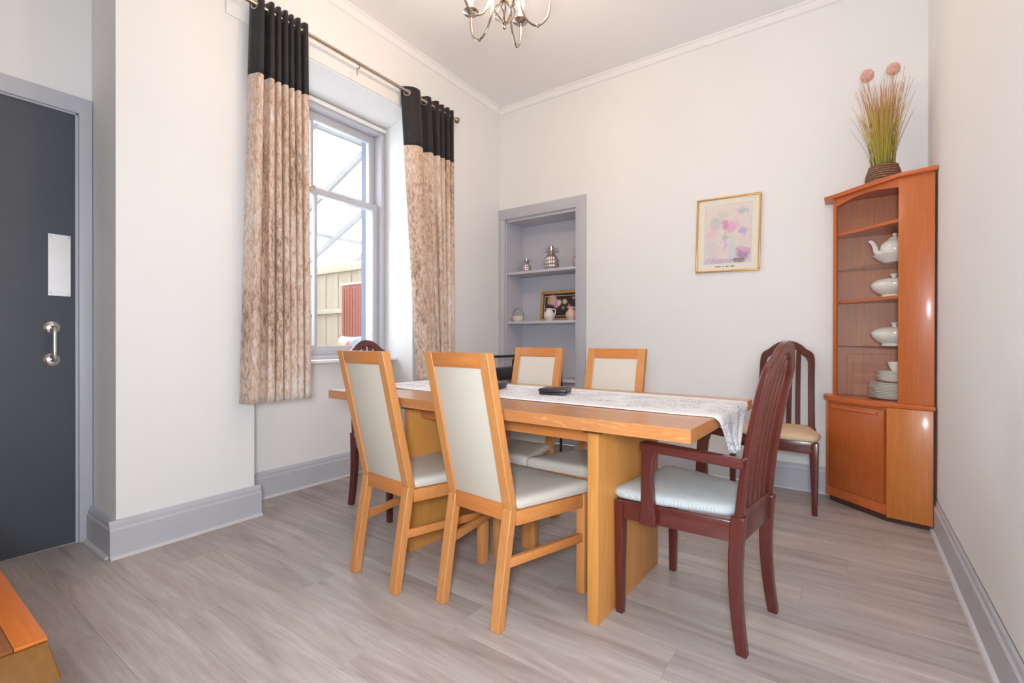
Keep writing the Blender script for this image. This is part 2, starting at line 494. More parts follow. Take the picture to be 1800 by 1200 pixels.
    def build(s, name, mat, parent=None, loc=None, rz=0.0, smooth=35, solid=0.0, bevmod=0.0):
        bmesh.ops.recalc_face_normals(s.bm, faces=s.bm.faces[:])
        me = bpy.data.meshes.new(name)
        s.bm.to_mesh(me); s.bm.free()
        me.materials.append(MAT[mat] if isinstance(mat, str) else mat)
        if smooth:
            for p in me.polygons:
                p.use_smooth = True
            me.set_sharp_from_angle(angle=math.radians(smooth))
        o = bpy.data.objects.new(name, me)
        COL.objects.link(o)
        if parent is not None:
            o.parent = parent
        if loc is not None:
            o.location = loc
        o.rotation_euler = (0, 0, rz)
        if solid:
            md = o.modifiers.new('thickness', 'SOLIDIFY'); md.thickness = solid; md.offset = 0
        if bevmod:
            md = o.modifiers.new('bevel', 'BEVEL'); md.width = bevmod; md.segments = 2; md.limit_method = 'ANGLE'; md.angle_limit = math.radians(40)
        return o

def spline(pts, n=8):
    out = []
    P = [Vector(p) for p in pts]
    P = [P[0] * 2 - P[1]] + P + [P[-1] * 2 - P[-2]]
    for i in range(1, len(P) - 2):
        for k in range(n):
            t = k / n
            a, b, c, d = P[i - 1], P[i], P[i + 1], P[i + 2]
            out.append(0.5 * ((2 * b) + (c - a) * t + (2 * a - 5 * b + 4 * c - d) * t * t + (3 * b - a - 3 * c + d) * t ** 3))
    out.append(P[-2])
    return out

def thing(name, label, cat, loc=(0, 0, 0), rz=0.0, group=None):
    o = bpy.data.objects.new(name, None)
    o.empty_display_size = 0.1
    COL.objects.link(o)
    o.location = loc
    o.rotation_euler = (0, 0, rz)
    return tag(o, label, cat, group)

def tag(o, label, cat, group=None):
    o['label'] = label
    o['category'] = cat
    if group:
        o['group'] = group
    return o

def struct(o, label=None):
    o['kind'] = 'structure'
    if label:
        o['label'] = label
    return o

def copy_tree(o, parent=None):
    c = o.copy()
    COL.objects.link(c)
    c.parent = parent
    for ch in list(o.children):
        copy_tree(ch, c)
    return c

def cushion(mb, outline, z0, z1, crown=0.02, rnd=0.015):
    """upholstered pad over a closed (x,y) outline with rounded rim and domed top"""
    n = len(outline)
    cx = sum(p[0] for p in outline) / n; cy = sum(p[1] for p in outline) / n
    def ring(sc, z):
        return [mb.bm.verts.new((cx + (x - cx) * sc, cy + (y - cy) * sc, z)) for x, y in outline]
    h = z1 - z0
    specs = [(0.90, z0), (0.975, z0 + h * .08), (1.0, z0 + h * .35), (0.998, z0 + h * .6), (0.975, z0 + h * .85), (0.93, z1), (0.8, z1 + crown * .45), (0.55, z1 + crown * .8), (0.28, z1 + crown * .97)]
    rings = [ring(a, b) for a, b in specs]
    for a, b in zip(rings, rings[1:]):
        for k in range(n):
            mb.bm.faces.new((a[k], a[(k + 1) % n], b[(k + 1) % n], b[k]))
    mb.bm.faces.new(rings[0][::-1])
    c = mb.bm.verts.new((cx, cy, z1 + crown))
    r = rings[-1]
    for k in range(n):
        mb.bm.faces.new((r[k], r[(k + 1) % n], c))
    return mb

def round_poly(poly, r, seg=5):
    out = []
    n = len(poly)
    for i in range(n):
        p, a, b = Vector(poly[i]), Vector(poly[i - 1]), Vector(poly[(i + 1) % n])
        u, w = (a - p).normalized(), (b - p).normalized()
        ang = u.angle(w)
        d = min(r / math.tan(ang / 2), (a - p).length * .45, (b - p).length * .45)
        p0, p1 = p + u * d, p + w * d
        for k in range(seg + 1):
            t = k / seg
            q = p0 * (1 - t) ** 2 + p * 2 * t * (1 - t) + p1 * t * t
            out.append((q.x, q.y))
    return out

# ------------------------------------------------------------------ room shell
XR, YB, XD, YREAR, ZC = 0.376, 3.87, -3.21, -2.25, 3.34
NY0, NY1 = 1.41, 2.67                    # window niche
def shear(x, y, z):                      # the left wall is not quite square to the back wall
    return (x - 0.0195 * (y - 0.72), y, z)
XW = -2.84

fl = struct(MB().box(XD - .4, XR + .3, YREAR - .3, YB + .5, -.12, -.006).build('floor', 'paving', smooth=0), 'grey brown wood plank floor')
plank_mesh = {}
def plank_object(x0, x1, y0, w):
    L = round(x1 - x0, 3)
    key = (L, round(w, 3))
    if key not in plank_mesh:
        o = MB().box(0.0002, L - .0002, 0.0002, w - .0002, -.006, 0, 0.0005, 1).build('plank', 'floor', fl, smooth=0)
        plank_mesh[key] = o.data
    else:
        o = bpy.data.objects.new('plank', plank_mesh[key]); COL.objects.link(o); o.parent = fl
    o.location = (x0, y0, 0)
pw, plen = 0.185, 1.22
y = YREAR
row = 0
while y < YB - .01:
    w = min(pw, YB - y)
    x = XD - 0.02 - ((row * 0.437) % 1.0) * plen
    xr_lim = XR
    while x < xr_lim - .01:
        a, b = max(x, XD - .02), min(x + plen, xr_lim)
        if b - a > .03:
            plank_object(a, b, y, w)
        x += plen
    y += pw; row += 1

struct(MB().box(XD - .4, XR + .3, YREAR - .3, YB + .5, ZC, ZC + .12).build('ceiling', 'ceiling', smooth=0), 'plain white ceiling')

# left wall with chimney-like breast, window niche and pier
mb = MB()
mb.box(-3.46, XW, .76, NY0, 0, ZC)
mb.box(-3.46, XW, NY1, YB + .3, 0, ZC)
mb.box(-3.46, -3.10, NY0, NY1, 0, .865)
# niche head, sloping down towards the glass
mb.hexa([(-3.46, NY0, 2.765), (XW, NY0, 2.84), (XW, NY1, 2.84), (-3.46, NY1, 2.765), (-3.46, NY0, ZC), (XW, NY0, ZC), (XW, NY1, ZC), (-3.46, NY1, ZC)])
mb.map(shear)
struct(mb.build('wall_left', 'wall', smooth=0), 'off white wall with deep window niche')
struct(MB().box(-3.46, XD, YREAR - .2, .76, 0, ZC).build('wall_door', 'wall', smooth=0), 'off white wall holding the dark door')
struct(MB().box(XR, XR + .2, YREAR - .2, YB + .4, 0, ZC).build('wall_right', 'wall', smooth=0), 'plain off white wall beside the cabinet')
# back wall with alcove
AX0, AX1, AZ = -2.83, -2.03, 2.225
mb = MB()
mb.box(-3.4, AX0, YB, YB + .42, 0, ZC)
mb.box(AX1, XR + .2, YB, YB + .42, 0, ZC)
mb.box(AX0, AX1, YB, YB + .42, AZ, ZC)
struct(mb.build('wall_back', 'wall', smooth=0), 'off white back wall with shelved alcove')
# rear wall behind the photographer
struct(MB().box(XD - .2, XR + .2, YREAR - .15, YREAR, 0, ZC).build('wall_rear', 'wall', smooth=0), 'plain off white wall behind the photographer')

# cornices
def cornice(name, a, b, inward, fn=None):
    prof = [(0, 0), (.055, 0), (.055, -.010), (.040, -.014), (.022, -.036), (.018, -.048), (0, -.052)]
    mb = MB().extrude(prof, a, b, (inward, (0, 0, 1)))
    if fn:
        mb.map(fn)
    return struct(mb.build(name, 'ceiling', smooth=25))
cornice('trim_1', (-3.0, YB, ZC), (XR, YB, ZC), (0, -1, 0))
cornice('trim_2', (XW, .76, ZC), (XW, YB, ZC), (1, 0, 0), shear)
cornice('trim_3', (XR, YREAR, ZC), (XR, YB, ZC), (-1, 0, 0))

# baseboards with quarter bead
def baseboard(name, a, b, inward, th=.028, h=.175, fn=None, ext=0.0):
    prof = [(0, 0), (th, 0), (th, h - .042), (th - .006, h - .034), (th - .008, h - .016), (th - .016, h), (0, h)]
    mb = MB().extrude(prof, a, b, (inward, (0, 0, 1)))
    if fn: mb.map(fn)
    o = struct(mb.build(name, 'grey', smooth=20), 'tall grey skirting board')
    bead = [(th, 0), (th + .014, 0), (th + .013, .006), (th + .008, .012), (th, .014)]
    mb = MB().extrude(bead, a, b, (inward, (0, 0, 1)))
    if fn: mb.map(fn)
    mb.build('bead', 'beadpaint', o, smooth=40)
    return o
baseboard('baseboard_left', (XW, .73, 0), (XW, NY0 + .03, 0), (1, 0, 0), fn=shear)
baseboard('baseboard_breast_side', (XD, .76, 0), (XW + .002, .76, 0), (0, -1, 0), th=.0295)
baseboard('baseboard_window', (-3.10, NY0, 0), (-3.10, NY1, 0), (1, 0, 0), th=.022, fn=shear)
baseboard('baseboard_pier', (XW, NY1, 0), (XW, YB, 0), (1, 0, 0), fn=shear)
baseboard('baseboard_back', (AX1 + .1, YB, 0), (XR, YB, 0), (0, -1, 0))
baseboard('baseboard_right', (XR, YREAR, 0), (XR, YB, 0), (-1, 0, 0), th=.014)

# alcove: painted lining, architrave, shelves
mb = MB()
mb.box(AX0 - .002, AX1 + .002, YB + .29, YB + .31, 0, AZ)
mb.box(AX0 - .002, AX0 + .016, YB + .01, YB + .3, 0, AZ)
mb.box(AX1 - .016, AX1 + .002, YB + .01, YB + .3, 0, AZ)
mb.box(AX0, AX1, YB + .01, YB + .3, AZ - .02, AZ + .002)
alc = struct(mb.build('wall_alcove', 'greyin', smooth=0), 'grey painted shelved alcove')
for z in (1.705, 1.215, .665):
    MB().box(AX0 + .016, AX1 - .016, YB + .012, YB + .29, z - .026, z, .003).build('alcove_shelf', 'greyin', alc)
tr = struct(MB().box(AX1 - .004, AX1 + .095, YB - .026, YB, 0, AZ + .105, .004).build('trim_4', 'grey'), 'grey architrave around the alcove')
MB().box(-2.898, AX1 + .0, YB - .0255, YB, AZ + .004, AZ + .1045, .004).build('architrave_head', 'grey', tr)
MB().box(-2.898, AX0 + .004, YB - .025, YB, 0, AZ + .004, .004).build('architrave_side', 'grey', tr)
MB().box(AX0 + .004, AX0 + .02, YB - .006, YB + .012, 0, AZ - .012, .002).build('stop_bead', 'grey', tr)
MB().box(AX0 + .004, AX1 - .004, YB - .006, YB + .012, AZ - .026, AZ - .008, .002).build('stop_bead', 'grey', tr)

# door in the side wall
dr = struct(MB().box(XD - .02, XD + .008, -.25, .698, .004, 2.162, .002).build('door_1', 'door'), 'dark slate flush door with steel push plate')
fr = struct(MB().box(XD, XD + .03, .703, .757, 0, 2.252, .006).build('trim_5', 'grey'), 'grey door architrave')
MB().box(XD, XD + .0298, -.32, .7575, 2.168, 2.2525, .006).build('architrave_head', 'grey', fr)
MB().box(XD, XD + .016, .692, .704, 0, 2.17, .002).build('stop_bead', 'grey', fr)
MB().box(XD, XD + .016, -.26, .704, 2.160, 2.172, .002).build('stop_bead', 'grey', fr)
MB().box(XD, XD + .030, -.32, -.255, 0, 2.168, .006).build('architrave_side', 'grey', fr)
pp = MB().box(XD + .008, XD + .0105, .592, .676, 1.244, 1.548, .0008, 1).build('push_plate', 'steel', dr)
for yy, zz in ((.602, 1.535), (.666, 1.535), (.602, 1.257), (.666, 1.257)):
    MB().lathe([(0, 0), (.0035, 0), (.003, .0015), (0, .002)], 8).map(lambda x, y, z, yy=yy, zz=zz: (XD + .0105 + z, yy + x, zz + y)).build('screw', 'nickel', pp)
hd = MB().tube(spline([(XD + .008, .606, 1.087), (XD + .05, .606, 1.087), (XD + .062, .606, 1.072), (XD + .062, .606, 1.01), (XD + .062, .606, .945), (XD + .05, .606, .93), (XD + .008, .606, .93)], 6), .0095, 12).build('pull_handle', 'chrome', dr)
for zz in (1.087, .93):
    MB().lathe([(0, 0), (.031, 0), (.031, .003), (.026, .007), (.012, .009), (0, .009)], 20).map(lambda x, y, z, zz=zz: (XD + .008 + z, .606 + x, zz + y)).build('rose', 'chrome', hd)

# pelmet board above the niche
pel = MB().box(XW, XW + .012, 1.25, 3.05, 2.848, 2.985, .003).map(shear).build('trim_6', 'wall')
struct(pel, 'flat painted pelmet board over the window')

# sash window
WY0, WY1 = NY0 + .005, NY1 - .005
WX = -3.17                               # room face of the box frame
win = struct(MB().box(-3.30, -3.02, NY0 - .0, NY1 + .0, .862, .886, .006).map(shear).build('window_1', 'white'), 'grey painted sash window')
def wbox(name, x0, x1, y0, y1, z0, z1, mat='grey', parent=win, bev=.004):
    return MB().box(x0, x1, y0, y1, z0, z1, bev).map(shear).build(name, mat, parent)
WB, WT = .886, 2.775
wbox('box_frame', -3.36, WX, WY0, WY0 + .05, WB, WT)
wbox('box_frame', -3.36, WX, WY1 - .05, WY1, WB, WT)
wbox('box_frame', -3.36, WX, WY0 + .05, WY1 - .05, WT - .045, WT)
wbox('box_frame', -3.36, WX, WY0 + .05, WY1 - .05, WB, WB + .03)
MB().tube([(WX + .012, NY0 + .01, WT - .004), (WX + .012, NY1 - .01, WT - .004)], .016, 10).map(shear).build('head_bead', 'white', win)
wbox('stop_bead', WX, WX + .014, WY1 - .052, WY1 - .03, WB, WT - .03)
wbox('stop_bead', WX, WX + .014, WY0 + .03, WY0 + .052, WB, WT - .03)
SY0, SY1 = WY0 + .05, WY1 - .05
ZM = 2.13
def sash(name, x0, x1, z0, z1, bot, top):
    s = wbox(name, x0, x1, SY0, SY0 + .055, z0, z1)
    wbox('stile', x0, x1, SY1 - .055, SY1, z0, z1, parent=s)
    wbox('rail', x0, x1, SY0 + .055, SY1 - .055, z0, z0 + bot, parent=s)
    wbox('rail', x0, x1, SY0 + .055, SY1 - .055, z1 - top, z1, parent=s)
    ym = (SY0 + SY1) / 2
    wbox('glazing_bar', x0 + .003, x1 - .003, ym - .011, ym + .011, z0 + bot, z1 - top, parent=s)
    xm = (x0 + x1) / 2
    for a, b in ((SY0 + .055, ym - .011), (ym + .011, SY1 - .055)):
        wbox('pane', xm - .002, xm + .002, a, b, z0 + bot, z1 - top, 'glass', s, 0)
    return s
wbox('outer_jamb', -3.455, -3.362, WY1 - .022, WY1 + .004, WB - .02, WT, 'stone', win, 0)
wbox('outer_jamb', -3.455, -3.362, WY0 - .004, WY0 + .022, WB - .02, WT, 'stone', win, 0)
sash('lower_sash', -3.235, -3.195, WB + .03, ZM + .02, .07, .045)
us = sash('upper_sash', -3.285, -3.245, ZM - .02, WT - .045, .045, .06)
wbox('sash_lock', -3.245, -3.2, 2.0, 2.04, ZM + .021, ZM + .036, 'nickel', win, .003)

# ------------------------------------------------------------------ curtain pole and curtains
pole = thing('curtain_pole', 'brushed nickel curtain pole with disc finials above the window', 'curtain pole', (XW + .085, 1.25, 2.93))
SL = -0.0195
def pp_(y, dx=0, dz=0):
    return (SL * y + dx, y, dz)
MB().tube([pp_(-.3), pp_(1.83)], .0125, 14).build('pole', 'nickel', pole)
for yy, sg in ((1.83, 1), (-.3, -1)):
    MB().lathe([(0, 0), (.017, 0), (.02, .004), (.012, .012), (.026, .016), (.028, .03), (.022, .036), (0, .037)], 18).map(lambda x, y, z, yy=yy, sg=sg: (SL * yy + x, yy + sg * z, y)).build('finial', 'nickel', pole)
for yy in (-.14, 1.80):
    MB().tube([(SL * yy - .083, yy, 0), (SL * yy - .076, yy, 0), (SL * yy - .075, yy, 0), (SL * yy, yy, 0)], [.026, .026, .008, .008], 14).build('bracket', 'nickel', pole)
MB().tube(spline([pp_(.83, 0, -.012), pp_(.83, .0, -.03), pp_(.815, .0, -.036), pp_(.81, 0, -.05), pp_(.812, 0, -.085)], 4), .004, 6).build('hook', 'nickel', pole)

def curtain(label, y0, y1, z0, zdiv, z1, folds, A, widths, seed, flare, lean):
    rnd = random.Random(seed)
    base = thing('eyelet_curtain', label, 'curtain', (XW + .085 + SL * (y0 - 0.72), y0, 0), 0, 'velvet eyelet curtains at the window')
    n = folds * 14
    W = y1 - y0
    ph = [rnd.uniform(-.5, .5) for _ in range(40)]
    cum = [0.0]
    for w in widths:
        cum.append(cum[-1] + w)
    cum = [c / cum[-1] for c in cum]
    def pt(i, z):
        u = i / 14.0
        k = min(int(u), folds - 1)
        fr_ = u - k
        t = cum[k] + (cum[k + 1] - cum[k]) * fr_
        g = (z1 - z) / (z1 - z0)
        yy = W * (t + (0.10 * flare) * g * (t - .5)) + .02 * g * math.sin(5 * t + ph[0]) + lean * g * (1 - t)
        yy += .010 * math.sin(2 * PI * u * 2 + ph[1]) * (.3 + .7 * g)
        amp = A * (0.85 + .25 * math.sin(3.1 * k + ph[2])) * (1 + .25 * g)
        d = amp * (1.75 * abs(math.sin(PI * (u + .06 * g * math.sin(2.2 * u + ph[3])))) ** .75 - .85) + .010 * g * math.sin(7 * u + ph[4])
        return (SL * yy + d + .012 * g, yy, z)
    def sheet(za, zb, rows):
        return MB().grid([[pt(i, za + (zb - za) * r / rows) for i in range(n + 1)] for r in range(rows + 1)])
    dr_ = sheet(z0, zdiv, 44).build('drape', 'velvet_tan', base, smooth=80, solid=.005)
    sheet(zdiv, z1, 10).build('header_band', 'velvet_black', base, smooth=80, solid=.0055)
    for k in range(folds * 2):
        u = k // 2 + (.125 if k % 2 == 0 else .875)
        p = pt(u * 14, 2.93)
        nrm = math.atan2(pt(u * 14 + .5, 2.93)[1] - p[1], pt(u * 14 + .5, 2.93)[0] - p[0])
        pts = [(p[0] + .023 * math.cos(a) * math.cos(nrm), p[1] + .023 * math.cos(a) * math.sin(nrm), 2.93 + .023 * math.sin(a)) for a in [2 * PI * q / 18 for q in range(18)]]
        MB().tube(pts, .0055, 8, closed=True).build('eyelet_ring', 'nickel', base)
    return base
curtain('crushed velvet eyelet curtain with black header bunched at the door end of the pole', 1.36, 1.70, .672, 2.535, 2.975, 7, .05, [1.5, 1, .8, .9, .8, .9, 1.3], 3, 1.6, -.03)
curtain('crushed velvet eyelet curtain with black header nearest the alcove corner', 2.50, 3.05, .70, 2.535, 2.975, 6, .05, [2.4, 1.2, .9, .8, .7, .7], 11, -.4, .16)

# ------------------------------------------------------------------ yard beyond the window
struct(MB().box(-9.5, -3.5, -1.0, 6.5, -.25, -.15).build('ground', 'paving', smooth=0), 'paved yard beyond the window')
FY = 3.55
fence = thing('side_fence', 'pale close boarded timber fence seen through the window', 'fence', (-3.6, FY, -.15))
bw = .128
rb = MB().box(0, bw - .01, 0, .02, 0, 2.02, .003, 1).build('board', 'fence', fence)
rb.location = (-bw, 0, 0)
for k in range(1, 18):
    c = rb.copy(); COL.objects.link(c); c.parent = fence
    c.location = (-bw * (k + 1), (k % 2) * .008, 0)
for z, h in ((2.0, .10), (1.50, .06), (.5, .08)):
    MB().box(-2.3, 0, -.05, -.001, z, z + h, .004).build('rail', 'fence_rail', fence)
MB().box(-2.42, -2.30, -.04, .06, 0, 2.1, .004).build('post', 'fence', fence)
rear = thing('rear_fence', 'lower timber fence closing the far end of the yard', 'fence', (-6.15, 1.2, -.15))
rb2 = MB().box(0, .02, 0, bw - .01, 0, 1.75, .003, 1).build('board', 'fence', rear)
for k in range(1, 19):
    c = rb2.copy(); COL.objects.link(c); c.parent = rear
    c.location = ((k % 2) * .012, bw * k, 0)
MB().box(.021, .06, 0, 2.4, 1.62, 1.76, .004).build('rail', 'fence_rail', rear)
MB().box(.021, .06, 0, 2.4, .4, .5, .004).build('rail', 'fence_rail', rear)
pan = thing('storage_unit', 'terracotta ribbed upright storage unit against the side fence', 'storage unit', (-4.62, 3.24, -.15))
MB().box(0, .75, 0, .22, 0, 1.78, .006).build('body', 'terracotta', pan)
for k in range(15):
    MB().box(.01 + k * .049, .05 + k * .049, -.010, .002, .02, 1.74, .002, 1).build('slat', 'terracotta', pan)
MB().box(-.012, .762, -.02, .225, 1.78, 1.80, .003).build('lid', 'white', pan)
sofa = thing('garden_bench', 'pale garden bench below the window outside', 'bench', (-4.30, 2.55, -.15))
MB().box(-.2, .55, 0, .6, .78, .84, .01).build('seat', 'fence_rail', sofa)
for a, b in ((-.19, .01), (.49, .01), (-.19, .53), (.49, .53)):
    MB().box(a, a + .06, b, b + .06, 0, .78, .004).build('leg', 'fence_rail', sofa)
MAT['cushprint'] = m_blobs('garden_cushion_print', lin(196, 196, 196), [(-.11, .03, .08, .14, lin(178, 166, 90), .95), (.02, .06, .07, .10, lin(200, 74, 52), .95), (.12, .08, .09, .10, lin(120, 134, 152), .9)], .05, 10)
cu = MB()
P = []
for i in range(17):
    row_ = []
    for j in range(17):
        u, v = i / 8 - 1, j / 8 - 1
        row_.append((u, v))
    P.append(row_)
for sg in (-1, 1):
    cu.grid([[(.21 * u * (1 - .08 * (1 - v * v)), sg * .075 * max(0, (1 - u ** 4)) ** .5 * max(0, (1 - v ** 4)) ** .5, .19 * v * (1 - .08 * (1 - u * u))) for u, v in r] for r in P])
bmesh.ops.remove_doubles(cu.bm, verts=cu.bm.verts[:], dist=.0005)
cu = cu.build('garden_cushion', MAT['cushprint'], None, (-4.02, 2.94, .885), 0, smooth=60)
tag(cu, 'white garden cushion with yellow and coral print on the outdoor bench', 'cushion')
# lean-to roof: rafters, purlins, clear sheets
roof = thing('lean_to_roof', 'white painted lean-to roof frame with clear sheets outside the window', 'roof', (-3.48, 0, 3.2))
def rz_(x): return .42 * x
for k in range(8):
    yy = .6 + .62 * k
    MB().hexa([(-2.9, yy, rz_(-2.9) - .065), (0, yy, -.065), (0, yy + .035, -.065), (-2.9, yy + .035, rz_(-2.9) - .065), (-2.9, yy, rz_(-2.9)), (0, yy, 0), (0, yy + .035, 0), (-2.9, yy + .035, rz_(-2.9))]).build('rafter', 'rafter', roof, smooth=0)
for xx in (-.55, -1.3, -2.05, -2.8):
    MB().box(xx - .022, xx + .022, .4, 5.2, rz_(xx) + .012, rz_(xx) + .045, .003).build('purlin', 'rafter', roof)
for k in range(4):
    y0 = .4 + 1.2 * k
    MB().hexa([(-2.9, y0, rz_(-2.9) + .052), (0, y0, .066), (0, y0 + 1.19, .066), (-2.9, y0 + 1.19, rz_(-2.9) + .052), (-2.9, y0, rz_(-2.9) + .058), (0, y0, .072), (0, y0 + 1.19, .072), (-2.9, y0 + 1.19, rz_(-2.9) + .058)]).build('roof_sheet', 'sheet', roof, smooth=0)

# ------------------------------------------------------------------ dining table
TX, TY, TR, TZ = -1.312, 1.912, math.radians(-1.3), .77
table = thing('dining_table', 'long oak dining table with slab ends under a lace runner', 'table', (TX, TY, 0), TR)
MB().box(-.895, .942, -.458, .458, TZ - .042, TZ, .0012, 1).build('tabletop', 'table_top', table)
for xx, in ((.556,), (-.445,)):
    MB().box(xx - .022, xx + .022, -.318, .295, 0, .694, .002).build('panel_leg', 'table_panel', table)
    MB().box(xx - .035, xx + .035, -.33, .315, .694, .7275, .001).build('cleat', 'coffee_in', table)
MB().box(-.423, .534, -.255, -.215, .644, .688, .002).build('stretcher_beam', 'light_wood_x', table)
MB().box(-.423, .534, .19, .23, .644, .688, .002).build('stretcher_beam', 'light_wood_x', table)
MB().box(-.80, .80, -.30, -.26, .70, .7275, .001).build('shadow_rail', 'shade_dark', table)  # rails coloured dark so the gap under the top looks deep in shadow
MB().box(-.80, .80, .26, .30, .70, .7275, .001).build('shadow_rail', 'shade_dark', table)

# lace runner
def runner():
    path = [(-.915, .66), (-.914, .70), (-.912, .752), (-.905, .770), (-.895, .7735)] 
    path += [(-.895 + 1.832 * k / 30, .7735) for k in range(1, 30)]
    path += [(.938, .7735), (.948, .770), (.954, .758), (.956, .742), (.957, .715), (.958, .685), (.959, .655), (.960, .628), (.961, .618)]
    P = []
    for i, (x, z) in enumerate(path):
        drop = max(0.0, .7735 - z)
        w = .268
        t = min(1, drop / .158)
        w = .268 - .225 * t ** .85 if t else .268
        if x > .80 and not t:
            w = .268 - .012 * (x - .8) / .15
        cy = .065 if not t else .065 - .03 * t
        row_ = []
        for j in range(25):
            s = j / 12 - 1
            yy = cy + w * s
            row_.append((x + (.010 * t * math.sin(9 * s + 1)), yy, z + .0008 * math.sin(13 * s + 4 * x) * (1 - t)))
        P.append(row_)
    return MB().grid(P)
rn = runner().map(lambda x, y, z: (x, y - .065, z)).build('table_runner', 'lace', None, (TX - math.sin(TR) * .065, TY + math.cos(TR) * .065, 0), TR, smooth=60, solid=.002)
tag(rn, 'white lace table runner hanging over the end of the dining table', 'table runner')

# coaster boxes
def coaster_box(label, x, y, rz):
    c = thing('coaster_box', label, 'coaster box', (x, y, TZ + .0058), rz, 'black coaster boxes on the runner')
    MB().box(-.062, .062, -.062, .062, 0, .011, .003).build('base', 'blackbox', c)
    MB().box(-.0645, .0645, -.0645, .0645, .012, .027, .004).build('lid', 'blackbox', c)
coaster_box('flat black square coaster box at the middle of the lace runner', -1.150, 1.975, math.radians(14))
coaster_box('flat black coaster box half hidden behind the nearer high back chair', -1.545, 1.99, math.radians(14))

# ------------------------------------------------------------------ oak dining chairs
def oak_chair(label):
    t = thing('dining_chair', label, 'chair', (0, 0, 0), 0, 'oak high back chairs along the table sides')
    W, sw, sd = .166, .042, .036
    def yb(z):                            # back face of the rear post
        if z < .42:
            return .068 * (z / .42) ** 1.1
        k = (z - .42) / .56
        return .068 - .128 * k
    def post(x0, x1, za, zb, n):
        zs = [za + (zb - za) * i / n for i in range(n + 1)]
        m = MB()
        rings = [[m.bm.verts.new(p) for p in ((x0, yb(z), z), (x1, yb(z), z), (x1, yb(z) + sd, z), (x0, yb(z) + sd, z))] for z in zs]
        for a, b in zip(rings, rings[1:]):
            for k in range(4):
                m.bm.faces.new((a[k], a[(k + 1) % 4], b[(k + 1) % 4], b[k]))
        m.bm.faces.new(rings[0][::-1]); m.bm.faces.new(rings[-1])
        return m
    for sg in (-1, 1):
        a, b = sorted((sg * W, sg * (W - sw)))
        post(a, b, 0, .42, 8).build('leg', 'light_wood_z', t, smooth=25, bevmod=.003)
        post(a, b, .42, .985, 6).build('back_post', 'light_wood_z', t, smooth=25, bevmod=.003)
        fx0, fx1 = sorted((sg * .252, sg * .212))
        MB().box(fx0, fx1, .425, .465, 0, .405, .003).build('leg', 'light_wood_z', t)
        # side rail and stretcher run out to the wider front
        for nm, z0, z1, w, dx in (('seat_rail', .352, .404, .022, 0), ('stretcher', .212, .245, .02, 0)):
            xa, xb = sg * (W - .012), sg * .236
            ya, yb_ = (.100, .43)
            if nm == 'stretcher':
                ya = .055
            d = w / 2
            MB().hexa([(xa - d, ya, z0), (xa + d, ya, z0), (xb + d, yb_, z0), (xb - d, yb_, z0), (xa - d, ya, z1), (xa + d, ya, z1), (xb + d, yb_, z1), (xb - d, yb_, z1)], .002).build(nm, 'light_wood_y', t)
    MB().box(-.214, .214, .435, .458, .352, .404, .002).build('seat_rail', 'light_wood_x', t)
    def slab(z0, z1, dy0, dy1, x):
        return [(-x, yb(z0) + dy0, z0), (x, yb(z0) + dy0, z0), (x, yb(z0) + dy1, z0), (-x, yb(z0) + dy1, z0),
                (-x, yb(z1) + dy0, z1), (x, yb(z1) + dy0, z1), (x, yb(z1) + dy1, z1), (-x, yb(z1) + dy1, z1)]
    MB().hexa(slab(.930, .984, .002, sd - .002, W - sw + .002), .002).build('top_rail', 'light_wood_x', t)
    MB().box(-(W - sw + .002), W - sw + .002, .068, .1, .372, .432, .002).build('lower_rail', 'light_wood_x', t)
    MB().hexa(slab(.432, .931, .007, sd - .004, W - sw + .001), .002).build('back_panel', 'cream', t)
    ol = round_poly([(-W + .004, .104), (W - .004, .104), (.262, .478), (-.262, .478)], .018, 4)
    ol2 = []
    for i in range(len(ol)):
        a, b = Vector(ol[i]), Vector(ol[(i + 1) % len(ol)])
        k = max(1, int((b - a).length / .05))
        for q in range(k):
            c = a.lerp(b, q / k); ol2.append((c.x, c.y))
    cushion(MB(), ol2, .405, .443, .006).map(lambda x, y, z: (x, y, z + .012 * (y - .104) / .37 * (z - .405) / .04)).build('seat_pad', 'seat_cream', t, smooth=50)
    return t
ch = oak_chair('oak high back chair with cream panel, near side, at the window end of table')
ch.location = (-1.660, 1.305, 0); ch.rotation_euler = (0, 0, math.radians(-4.5))
for lab, x, y, rz in (('oak high back chair with cream panel, near side, closest to the armchair end', -1.168, 1.345, -5),
                      ('oak high back chair across the table in front of the shelved alcove', -1.553, 2.435, 180),
                      ('oak high back chair across the table in front of the bare back wall', -1.05, 2.43, 180)):
    c = copy_tree(ch)
    c.location = (x, y, 0); c.rotation_euler = (0, 0, math.radians(rz))
    c['label'] = lab

